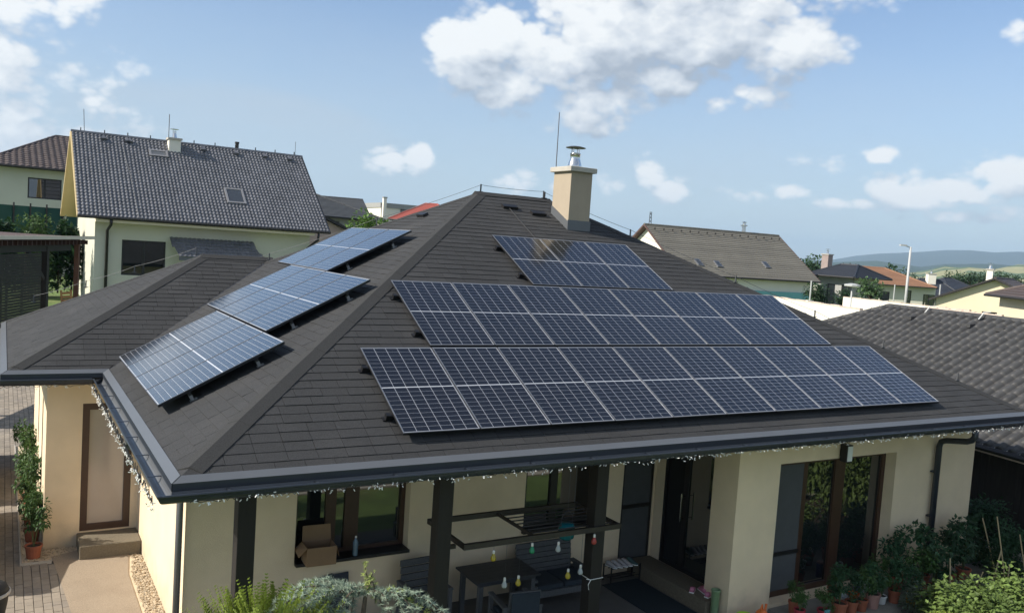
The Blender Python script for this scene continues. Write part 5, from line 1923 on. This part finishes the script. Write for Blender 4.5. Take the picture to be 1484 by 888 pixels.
# --- behind the west slope: grey-roofed house, rosy annex, white flat block, red roof, round tree
c, yw, L, Wd, ze, zr = front((425, 308.5), (562, 320.5), 52, 11, (462, 275.3))
house_at('hip_house', 'grey house with slate hip roof behind the west panels', 'house', c, yw, L, Wd, ze, zr, -1.0, ridge=.6, over=.5, wm=GREYW, rm=TILE_SLT, rows=22,
         wins=[('f', 3.1, ze + 1 - .62, .42, .34)])
p = at(455, 305, 45)
dA = V((math.sin(.15), math.cos(.15), 0))
house_at('annex_house', 'rosy low annex with sloping dark roof edge beside the grey house', 'house', (p.x + dA.x * 3.5, p.y + dA.y * 3.5), math.atan2(dA.y, dA.x), 7, 5.0, p.z - 1.1, p.z, -1.0, over=.3, wm=mat('rosy_plaster', (.52, .40, .36), .9, .05), rm=TILE_SLT, rows=9)
sb = thing('white_block', 'white flat-roofed block with grey bands among the far roofs', 'building', (*at(580, 310, 95).xy, -1), rotz=-.05)
sb_l = MB().box(-3.3, 4.4, -3, 5, -2, 6.75); sb_l.build('wall', WHITEW, sb, world=False)
MB().box(-3.4, 4.5, -3.1, 5.1, 6.751, 7.25).build('parapet', GREYW, sb, world=False)
MB().box(-1.1, .6, -3.12, -3.002, 0, 6.74).build('pilaster', mat('dark_grey_band', (.10, .10, .10), .8), sb, world=False)
MB().box(-3.25, -2.9, -3.6, -3.2, 0, 7.75).build('chimney', WHITEW, sb, world=False)
MB().box(-3.3, -2.85, -3.65, -3.15, 7.751, 7.85).build('chimney_cap', GREYW, sb, world=False)
for x in (-2.9, 3.2):
    k = MB().box(x, x + 1.1, -3.05, -3.001, 3.1, 5.0).build('window', TRIMB, sb, world=False)
    sub(k, MB().box(x + .1, x + 1.0, -3.07, -3.0501, 3.2, 4.9), 'pane', GLASSDK)
c, yw, L, Wd, ze, zr = front((470, 306), (536, 311), 80, 9, (535, 290.4))
house_at('dark_house', 'dark grey long roof between the slate roof and the white block', 'house', c, yw, L, Wd, ze, zr, -1, over=.3, wm=GREYW, rm=TILE_SLT, rows=16)
c, yw, L, Wd, ze, zr = front((563, 317), (660, 323), 78, 5, (615, 295.3))
house_at('red_house', 'house with faded red hip roof rising behind the ridge wire', 'house', c, yw, L, Wd, ze, zr, -1, ridge=max(1, L - 5.2), over=.5, wm=WHITEW, rm=TILE_RED, rows=16)
p = at(533, 322, 50)
tree('round_tree', 'bright round tree between the grey roofs', (p.x, p.y, -1), 4.95, 1.95, 2600, .24, leafmat('spring_leaf', (.105, .19, .035)), seed=3, squash=.62)

# --- right: olive-grey gable house, its turquoise panel, further houses
cB = V((47.3 + .0, 42.0))
tB, roB = house_at('gable_house', 'olive-grey tiled gable house with three skylights on the right', 'house', (47.3, 42.0), -.07, 13.67, 10, 1.397, 4.911, -1.3, over=.45, wm=WHITEW, rm=TILE_OLV, rows=24,
                   wins=[], chim=[], sof=mat('rosewood_barge', (.09, .05, .045), .7))
es_ = (V((0, 0, 4.911 + 1.3)) - V((0, -5, 1.397 + 1.3))).normalized()
n_ = V((1, 0, 0)).cross(es_)
for u, s in [(-4.4, 1.5), (-2.6, 1.45), (2.35, 1.75)]:
    c = V((u, -5, 1.397 + 1.3)) + es_ * s + n_ * .05
    k = MB().obox(c, V((.24, 0, 0)), es_ * .36, n_ * .05).build('skylight', ALU, roB, world=False)
    sub(k, MB().obox(c + n_ * .052, V((.17, 0, 0)), es_ * .28, n_ * .01), 'pane', bpy.data.materials['skylight_glass'])
for k_ in range(16):
    MB().box(-6.3 + k_ * .84 - .04, -6.3 + k_ * .84 + .04, -.72, -.64, 4.911 + 1.3 - .36, 4.911 + 1.3 - .22).build('snow_guard', TRIMB, roB, world=False)
MB().lathe((3.3, .3, 6.0), [(.16, 0), (.16, .75), (.28, .78), (.28, .86), (.12, .9), (.12, 1.05), (.24, 1.08), (0, 1.15)], 10).build('vent_cowl', STEEL, tB, world=False)
MB().box(-3.4, 6.1, -4.75, -4.56, .55, 1.75).build('wall_panel', TURQ, tB, world=False)
t = thing('roof_mast', 'thin lattice mast standing beyond the olive roof', 'mast', (*at(942, 325, 130).xy, -1))
ms = MB()
b0 = at(942, 325, 130)
for dx in (-.55, .55):
    ms.tube([(b0.x + dx, b0.y, -1), (b0.x + dx * .25, b0.y, b0.z + 1.9)], .06, 4)
for k in range(7):
    z0_, z1_ = b0.z - 2 + k * .55, b0.z - 1.45 + k * .55
    ms.tube([(b0.x - .32 + k * .02, b0.y, z0_), (b0.x + .32 - k * .02, b0.y, z1_)], .035, 4).tube([(b0.x + .32 - k * .02, b0.y, z0_), (b0.x - .32 + k * .02, b0.y, z1_)], .035, 4)
ms.build('lattice', WIRE, t)

c, yw, L, Wd, ze, zr = front((1168, 396.7), (1238, 402), 74, 5.5, (1195, 381.5))
house_at('navy_house', 'dark navy hip-roofed house with columns beyond the olive roof', 'house', c, yw, L, Wd, ze, zr, -1.4, ridge=1.6, over=.75, wm=mat('grey_facade', (.33, .33, .32), .9, .08), rm=TILE_NAVY, rows=14, sof=WHITEW,
         wins=[('f', .9, .6, .8, 2.0), ('f', 2.3, .5, 1.0, 2.1)], chim=[(-2.6, .5, zr + .75, .33, mat('brick_stack', (.30, .24, .22), .9))])
c, yw, L, Wd, ze, zr = front((1196, 406), (1358, 417.2), 92, 11, (1245, 386))
house_at('tan_house', 'long orange-brown hip-roofed house right of the navy one', 'house', c, yw, L, Wd, ze, zr, -1.6, ridge=max(1, L - 8.0), over=.8, wm=PALE, rm=TILE_TAN, rows=22,
         wins=[('f', 7.6, .3, .7, 2.0), ('f', 9.5, .5, 1.2, 1.5), ('f', 5.2, .9, .9, 1.1)])
c, yw, L, Wd, ze, zr = front((1322, 431), (1408, 437), 100, 9, (1372, 406))
house_at('dark_house', 'dark roof with white chimney beyond the street lamp', 'house', c, yw, L, Wd, ze, zr, -3, ridge=max(1, L - 4.5), over=.5, wm=PALE, rm=TILE_NAVY, rows=14, chim=[(-.1, -.8, zr + .6, .45, WHITEW)])
c, yw, L, Wd, ze, zr = front((1378, 422), (1430, 425), 112, 7, (1395, 404.6))
house_at('dark_house', 'smaller dark blue hip roof just right of the white chimney', 'house', c, yw, L, Wd, ze, zr, -3, ridge=1.6, over=.4, wm=PALE, rm=TILE_NAVY, rows=10)
apG = at(1442, 403, 60)
dG = V((math.sin(YAW + .62), math.cos(YAW + .62), 0))
house_at('gable_house', 'cream gable house facing us at the right with a doorway', 'house', (apG.x + dG.x * 6, apG.y + dG.y * 6), math.atan2(dG.y, dG.x), 12, 8.2, .80, apG.z, -2.4, over=.45, wm=CREAM, rm=TILE_BRN, rows=14, wins=[('l', 3.0, .7, .95, 1.9)], chim=[(-4.6, .5, apG.z + .55, .2, WHITEW)])
c, yw, L, Wd, ze, zr = front((1429, 426), (1600, 445), 45, 8, None)
house_at('hip_house', 'cream house with dark ribbed hip roof at the right edge', 'house', c, yw, L, Wd, ze, ze + 1.75, -2.4, ridge=max(.5, L - 8), over=.5, wm=CREAM, rm=TILE_BRN, rows=14, wins=[('f', .9, 1.0, .35, 2.0), ('f', 2.0, .9, 2.2, 2.1)])

# boundary walls between
for i, (pa, pb, da, zb_, m_, lab) in enumerate([((1222, 431), (1405, 451), 52, -2.5, WHITEW, 'long white garden wall behind the grey tile roof'),
                                                ((1100, 428), (1246, 449.5), 42, -2.6, WHITEW, 'white wall lower and nearer, beyond the hip of our roof'),
                                                ((1340, 446), (1452, 458.5), 44, -2.6, GREYW, 'grey board wall below the cream gable house')]):
    a_ = at(*pa, da)
    b_, zt = cast(*pb, a_.z), a_.z
    d_ = V((b_.x - a_.x, b_.y - a_.y, 0))
    nn = V((-d_.y, d_.x, 0)).normalized() * .12
    t = thing('garden_wall', lab, 'wall', (a_.x, a_.y, zb_))
    MB().prism([(a_.x, a_.y, zb_), (b_.x, b_.y, zb_), (b_.x, b_.y, zt), (a_.x, a_.y, zt)], nn).build('wall_body', m_, t)
    cp = MB()
    n_ = 12
    for k in range(n_):
        q0, q1 = a_ + d_ * (k / n_), a_ + d_ * ((k + .985) / n_)
        cp.prism([(q0.x, q0.y, zt + .002), (q1.x, q1.y, zt + .002), (q1.x, q1.y, zt + .06 + .02 * (k % 2)), (q0.x, q0.y, zt + .06 + .02 * (k % 2))], nn * 1.2)
    cp.build('coping', mat('pale_coping', (.55, .45, .38), .9, .2, 4) if i == 0 else bpy.data.materials['pale_coping'], t)
p = at(1170, 437, 38)
t = thing('gate_pillar', 'short grey pillar before the lower white wall', 'pillar', (p.x, p.y, -2.6))
MB().box(-.16, .16, -.16, .16, 0, p.z + 2.6).build('shaft', GREYW, t, world=False)
MB().box(-.19, .19, -.19, .19, p.z + 2.601, p.z + 2.66).build('cap', WHITEW, t, world=False)


def lamp_post(label, top, gz, arm, r, group='street lamps'):
    t = thing('street_lamp', label, 'street lamp', (top.x, top.y, gz), group=group)
    MB().tube([(top.x, top.y, gz), (top.x, top.y, top.z)], [r * 1.3, r * .8], 8).build('pole', mat('lamp_grey', (.42, .43, .43), .6, .05) if 'lamp_grey' not in bpy.data.materials else bpy.data.materials['lamp_grey'], t, smooth=True)
    sd = V((-cr.x, -cr.y, 0)).normalized()
    hm = MB()
    if arm:
        hm.bar(top + V((0, 0, -.05)), top + sd * arm * .5 + V((0, 0, .08)), .08, .08)
        hm.obox(top + sd * arm * .75 + V((0, 0, .10)), sd * arm * .3, V((-sd.y, sd.x, 0)) * .12, V((0, 0, .06)))
    else:
        hm.lathe(top, [(.08, 0), (.42, .05), (.42, .14), (.1, .2)], 10)
    hm.build('lamp_head', bpy.data.materials['lamp_grey'], t)


lamp_post('tall grey street lamp rising above the tan roof', at(1320, 358, 66), -2.5, .8, .10)
lamp_post('short garden lamp with wide white head', at(1235, 416, 46), -2.5, 0, .05)
for px, py, dd, lab in [(1297, 413, 80, 'slim grey pole before the tan house'), (1363, 413, 70, 'slim grey pole before the dark roofs'), (1176, 408, 60, 'slim grey pole at the corner of the olive-roofed house')]:
    p = at(px, py, dd)
    t = thing('pole', lab, 'pole', (p.x, p.y, -2.6))
    MB().tube([(p.x, p.y, -2.6), p], .055, 6).build('shaft', bpy.data.materials['lamp_grey'], t)
    MB().lathe(p, [(.06, 0), (.07, .03), (0, .06)], 6).build('cap', bpy.data.materials['lamp_grey'], t)
FARLEAF = leafmat('far_leaf', (.035, .070, .030))
for k, (px, py, dd, h, r, lab) in enumerate([(1262, 428, 60, 3.1, 1.25, 'round light green bush before the tan house'), (1182, 432, 62, 2.6, 1.1, 'dark shrub beside the navy house columns'), (1225, 436, 63, 2.2, 1.1, 'low dark shrub before the navy house')]):
    p = at(px, py, dd)
    tree('garden_tree', lab, (p.x, p.y, p.z - h * .55), h, r, 800, .22, leafmat('bush_leaf', (.09, .16, .06)) if k == 0 else FARLEAF, seed=40 + k)
trs = [(1232, 388, 112), (1248, 389, 118), (1288, 388, 112), (1299, 392, 108), (1310, 394, 108), (1322, 400, 110), (1336, 404, 112), (1213, 388, 115), (1170, 372, 96), (1180, 374, 98),
       (1378, 399, 140), (1391, 397, 145), (1399, 396, 150), (1407, 396, 145), (1421, 400, 140), (1430, 397, 150), (1440, 395, 150), (1452, 394, 160), (1466, 399, 160), (1478, 400, 165)]
side_w = ['first', 'second', 'third', 'fourth', 'fifth', 'sixth', 'seventh', 'eighth', 'ninth', 'tenth']
for k, (px, py, dd) in enumerate(trs):
    p = at(px, py, dd)
    h = 5.5 + 2.0 * rng.random()
    if k < 8:
        lab = f'dark tree behind the tan roof, {side_w[sorted(t_[0] for t_ in trs[:8]).index(px)]} from the left of eight'
    elif k < 10:
        lab = ['small dark tree left of the navy roof top', 'small dark tree just right of that on the navy roof'][k - 8] if k == 8 else 'small dark tree right beside the navy roof ridge'
    else:
        lab = f'hazy tree beyond the dark roofs at right, {side_w[k - 10]} from the left'
    tree('tree', lab, (p.x, p.y, p.z - h + .4), h, h * .30, 420, .42, FARLEAF, seed=60 + k, group='trees beyond the houses on the right')

# --- right neighbour: low house with dark roll-tile roof, its board fence below
yN = R(10.3)
e_ = V((math.sin(yN), math.cos(yN), 0))           # along the ridge, away from us
w_ = V((-e_.y, e_.x, 0))                           # towards the west eave
apex = V((22.95, 8.48, 1.45))
hd = 4.775
LN = 30.0
ctr = apex + e_ * (hd - LN / 2)
# local x along the ridge must put -y on the west side: x axis = -e_
tN, roN = house_at('tile_roof_house', 'low neighbouring house with dark roll-tile hip roof on the right', 'house', (ctr.x, ctr.y), math.atan2(-e_.y, -e_.x), LN, 2 * hd, -1.05, 1.45, G, ridge=LN - 2 * hd, over=.7, wm=WOODDK, rm=TILE_GRY,
                   rows=14, tiles=dict(w=.30, h=.345, amp=.085, lift=.012, seg=12, roll=True), singles=300)
rw = tN.matrix_basis
for k in range(7):
    p = V((-LN / 2 + hd + .4 + k * 1.05, -.55, 1.45 - G - .55 * (2.5 / hd) + .05))
    MB().obox(p, (.14, 0, 0), (0, .10, 0), (0, 0, .05)).build('vent_tile', TILE_GRY, roN, world=False)
for k in range(5):
    x = -LN / 2 + hd - .2 + k * 1.9
    m = MB().bar((x, -.25, 1.45 - G - .05), (x + .05, -.12, 1.45 - G + .16), .035, .02)
    m.bar((x + .05, -.12, 1.45 - G + .16), (x + .16, 0, 1.45 - G + .18), .035, .02)
    m.build('wire_stand', mat('pale_clip', (.6, .6, .58), .5) if k == 0 else bpy.data.materials['pale_clip'], roN, world=False)
m = MB()
for k in range(60):
    m.add([(-LN / 2 + .02 + k * .30, -hd - .02, -1.05 - G - .03), (-LN / 2 + .30 + k * .30, -hd - .02, -1.05 - G - .03), (-LN / 2 + .16 + k * .30, -hd - .02, -1.05 - G + .06)], [(0, 1, 2)])
m.build('eaves_comb', WHITEW, roN, world=False)
MB().box(-LN / 2 + .02, LN / 2 - .02, -hd + .02, -hd + .06, -1.05 - G - .16, -1.05 - G - .04).build('fascia', bpy.data.materials['pale_coping'], roN, world=False)
# dark board fence under that eave: every board a part
t = thing('board_fence', 'dark stained board fence under the neighbouring tile eave', 'fence', (17.6, 2, G))
fb = apex + w_ * (hd - .45)
n_out = w_
BOARD = mat('weathered_dark_board', (.020, .016, .014), .8, .35, 3, streak=(8, 8, .8), col2=(.045, .038, .033), c2lo=.55, c2hi=.75, bump=.4, bs=40, island=.25)
for k in range(64):
    s_ = -.2 - k * .148 + 2.0
    c = fb + e_ * (s_ - 5.0)
    hgt = (-1.24 - G) - rng.choice((0, 0, 0, .02, .06, .22 if k % 5 == 0 else .0))
    MB().obox((c.x, c.y, G + hgt / 2 + .02), e_ * rng.uniform(.066, .0725), w_ * .012, V((0, 0, hgt / 2))).build('board', BOARD, t)
bk = MB()
for z in (-2.7, -1.6):
    c0, c1 = fb + e_ * -3 - w_ * .04, fb + e_ * -14 - w_ * .04
    bk.bar((c0.x, c0.y, z), (c1.x, c1.y, z), .05, .09)
bk.build('rail', WOODDK, t)
c0 = fb + e_ * -4 + w_ * .35
c1 = fb + e_ * -14 + w_ * .35
MB().bar((c0.x, c0.y, G + .05), (c1.x, c1.y, G + .05), .06, .14).build('kerb', CONC, kind='structure')

for k in range(7):
    t = thing('bean_plant', f'tall climbing bean plant outside the picture, {side_w[k]} of the row along the board fence', 'plant', (15.5 - .12 * k, -1.5 - .95 * k, G + .03), group='bean row by the board fence', rotz=k * 1.9)
    link('foliage', lit, t, world=False, matrix=Matrix.Diagonal((1.15, 1.15, 2.3, 1)))
    link('stems', stem_mesh('stems', lcl[:8], STEM, .012), t, world=False, matrix=Matrix.Diagonal((1.15, 1.15, 2.3, 1)))

MB().box(1.2, 13.5, -4.1, -3.0, G - .06, G - .012).build('garden_path', mat('pale_slab_path', (.46, .42, .36), .9, .1, 2), kind='structure')

# --- cars parked in the driveway just left of the view (they shade the pavers) and a dark rounded object of unclear kind peeping in
def car(label, x0, x1, y0, y1, body):
    t = thing('parked_car', label, 'car', ((x0 + x1) / 2, (y0 + y1) / 2, G + .012), group='cars parked on the driveway')
    w, L = (x1 - x0) / 2, (y1 - y0) / 2
    prof_ = [(-L, .35), (-L + .04, .62), (-L + .25, .78), (-L + 1.15, .93), (-L + 1.9, 1.40), (-L + 2.4, 1.46), (L - 1.1, 1.44), (L - .35, 1.0), (L - .08, .92), (L, .6), (L - .03, .32)]
    m = MB()
    secs = [(-1.0, .90, .02), (-.93, .985, 0), (-.5, 1.0, 0), (.5, 1.0, 0), (.93, .985, 0), (1.0, .90, .02)]
    n = len(prof_)
    for sx, sh, _ in secs:
        for (y, z) in prof_:
            tuck = 1 - .16 * max(0, (z - .9) / .55)
            m.v.append((sx * w * tuck, y * (1 if abs(sx) < .95 else .985), .28 + (z - .28) * sh if z > .4 else z))
    for i in range(len(secs) - 1):
        for k in range(n - 1):
            m.f.append((i * n + k, i * n + k + 1, (i + 1) * n + k + 1, (i + 1) * n + k)); m.m.append(0)
    for i in (0, len(secs) - 1):
        m.f.append(tuple(i * n + k for k in range(n))); m.m.append(0)
    m.build('body', body, t, world=False, smooth=True, bevel=.02)
    for sx in (-1, 1):
        MB().prism([(sx * (w * .975), -L + 1.35, .97), (sx * (w * .87), -L + 1.95, 1.36), (sx * (w * .87), L - 1.2, 1.36), (sx * (w * .975), L - .65, .98)], (sx * .02, 0, 0)).build('side_window', GLASSDK, t, world=False)
        for yy in (-L + .85, L - .8):
            wh = MB()
            ring = [(sx * (w - .16) + d_, yy + .31 * math.cos(a_), .31 + .31 * math.sin(a_)) for d_ in (0, sx * .18) for a_ in [k * math.pi / 8 for k in range(16)]]
            wh.add(ring, [(k, (k + 1) % 16, (k + 1) % 16 + 16, k + 16) for k in range(16)] + [tuple(range(15, -1, -1)), tuple(range(16, 32))])
            wo = wh.build('wheel', RUBBER, t, world=False)
            rim_ = [(sx * (w + .024), yy + .19 * math.cos(a_), .31 + .19 * math.sin(a_)) for a_ in [k * math.pi / 5 for k in range(10)]]
            MB().prism(rim_, (sx * .01, 0, 0)).build('rim', ALU, wo, world=False)
    for sx in (-.7, .7):
        MB().box(sx * w - .16, sx * w + .16, -L - .005, -L + .12, .60, .72).build('headlight', mat('headlight_glass', (.6, .6, .6), .1) if 'headlight_glass' not in bpy.data.materials else bpy.data.materials['headlight_glass'], t, world=False)
    return t


CARB = mat('black_car_paint', (.010, .011, .013), .25, 0, coat=1)
CARG = mat('grey_car_paint', (.10, .10, .11), .3, 0, coat=1, metal=.4)
car('black car parked on the driveway, its side just left of the picture', -3.42, -1.64, 5.75, 9.95, CARB)
car('grey car added out of view beyond the black one to shade the driveway', -3.42, -1.66, 10.4, 14.5, CARG)  # added shadow caster for the pavers farther up, itself out of view
t = thing('round_black_object', 'black rounded object with a pale rim peeping in at the lower left corner', 'object', (-1.66, 4.20, G + .012))
MB().lathe((0, 0, 0), [(.20, .02), (.28, .5), (.29, .62)], 18).build('rounded_body', RUBBER, t, world=False, smooth=True)
MB().lathe((0, 0, 0), [(.305, .62), (.315, .635), (.315, .66), (.305, .668)], 22).build('rim', mat('grey_rim', (.35, .36, .37), .5), t, world=False)
MB().lathe((0, 0, 0), [(.30, .668), (.27, .73), (.16, .78), (.0, .80)], 20).build('lid', RUBBER, t, world=False, smooth=True)

# --- hills on the horizon and the air
FIELD = mat('field_patchwork', (.075, .115, .045), .95, .25, .02, col2=(.26, .25, .12), c2lo=.50, c2hi=.54)
WOODS = mat('wooded_ridge', (.020, .042, .020), .95, .3, .01)
MOUNT = mat('far_mountain', (.040, .060, .055), .95, .2, .002)


def hill(name, dist0, dist1, hfun, m, a0=-70, a1=130, na=160, base=-60):
    """a ridge round the horizon: rises from dist0 to its crest at the middle and falls to dist1"""
    mb = MB()
    nr = 9
    for i in range(na + 1):
        a = R(a0 + (a1 - a0) * i / na)
        hh = hfun(a0 + (a1 - a0) * i / na)
        for k in range(nr):
            s = k / (nr - 1)
            d_ = dist0 + (dist1 - dist0) * s
            z = base + (hh - base) * math.sin(math.pi * min(1, s * 1.0)) ** .8
            mb.v.append((CAM.x + d_ * math.sin(a), CAM.y + d_ * math.cos(a), z + 5 * math.sin(i * 1.7 + k)))
    for i in range(na):
        for k in range(nr - 1):
            mb.f.append((i * nr + k, i * nr + k + 1, (i + 1) * nr + k + 1, (i + 1) * nr + k))
            mb.m.append(0)
    return mb.build(name, m, smooth=True, kind='structure')


def bumps(a, seed, amps):
    return sum(A * math.sin(f * a + seed * (j + 1.3)) for j, (A, f) in enumerate(amps))


def az(px):
    d = sight(px, 380)
    return math.degrees(math.atan2(d.x, d.y))


# azimuths of the photograph's crests
def interp(tab, a):
    if a <= tab[0][0]:
        return tab[0][1]
    for (x0_, y0_), (x1_, y1_) in zip(tab, tab[1:]):
        if a <= x1_:
            t_ = (a - x0_) / (x1_ - x0_)
            t_ = t_ * t_ * (3 - 2 * t_)
            return y0_ + (y1_ - y0_) * t_
    return tab[-1][1]


def crest(px, py, dist):
    d = sight(px, py)
    return (az(px), CAM.z + d.z / math.hypot(d.x, d.y) * dist)


mt = [crest(900, 372, 6500), crest(1080, 378, 6500), crest(1180, 377, 6500), crest(1240, 371, 6500), crest(1310, 366, 6500), crest(1390, 361.5, 6500), crest(1440, 364, 6500), crest(1500, 368, 6500), crest(1650, 372, 6500)]
hill('mountain', 5200, 7800, lambda a: interp(mt, a) + bumps(a, 2, [(5, .9), (3, 2.3)]), MOUNT, base=-40)
rd = [crest(1100, 378, 3400), crest(1200, 378, 3400), crest(1300, 381, 3400), crest(1345, 386, 3400), crest(1400, 383, 3400), crest(1432, 380, 3400), crest(1470, 385, 3400), crest(1550, 392, 3400), crest(1700, 386, 3400)]
hill('wooded_hill', 2600, 4200, lambda a: interp(rd, a) + bumps(a, 5, [(2, 1.3), (1.5, 3.1)]), WOODS, base=-50)
fd = [crest(1150, 392, 1750), crest(1300, 394, 1750), crest(1350, 391, 1750), crest(1400, 388, 1750), crest(1484, 386, 1750), crest(1600, 392, 1750)]
hill('field_hill', 900, 2600, lambda a: interp(fd, a) + bumps(a, 9, [(1.2, 1.9), (.8, 4.3)]), FIELD, base=-45)

hz = MB().box(-9000, 9000, -9000, 9000, -75, 330)
hm_ = bpy.data.materials.new('haze')
hm_.use_nodes = True
hn = hm_.node_tree.nodes
hn.clear()
ho = hn.new('ShaderNodeOutputMaterial')
pv_ = hn.new('ShaderNodeVolumePrincipled')
pv_.inputs['Color'].default_value = (.55, .77, 1.0, 1)
pv_.inputs['Density'].default_value = .00013
pv_.inputs['Anisotropy'].default_value = .1
hm_.node_tree.links.new(pv_.outputs[0], ho.inputs['Volume'])
hz.build('haze', hm_, kind='stuff')
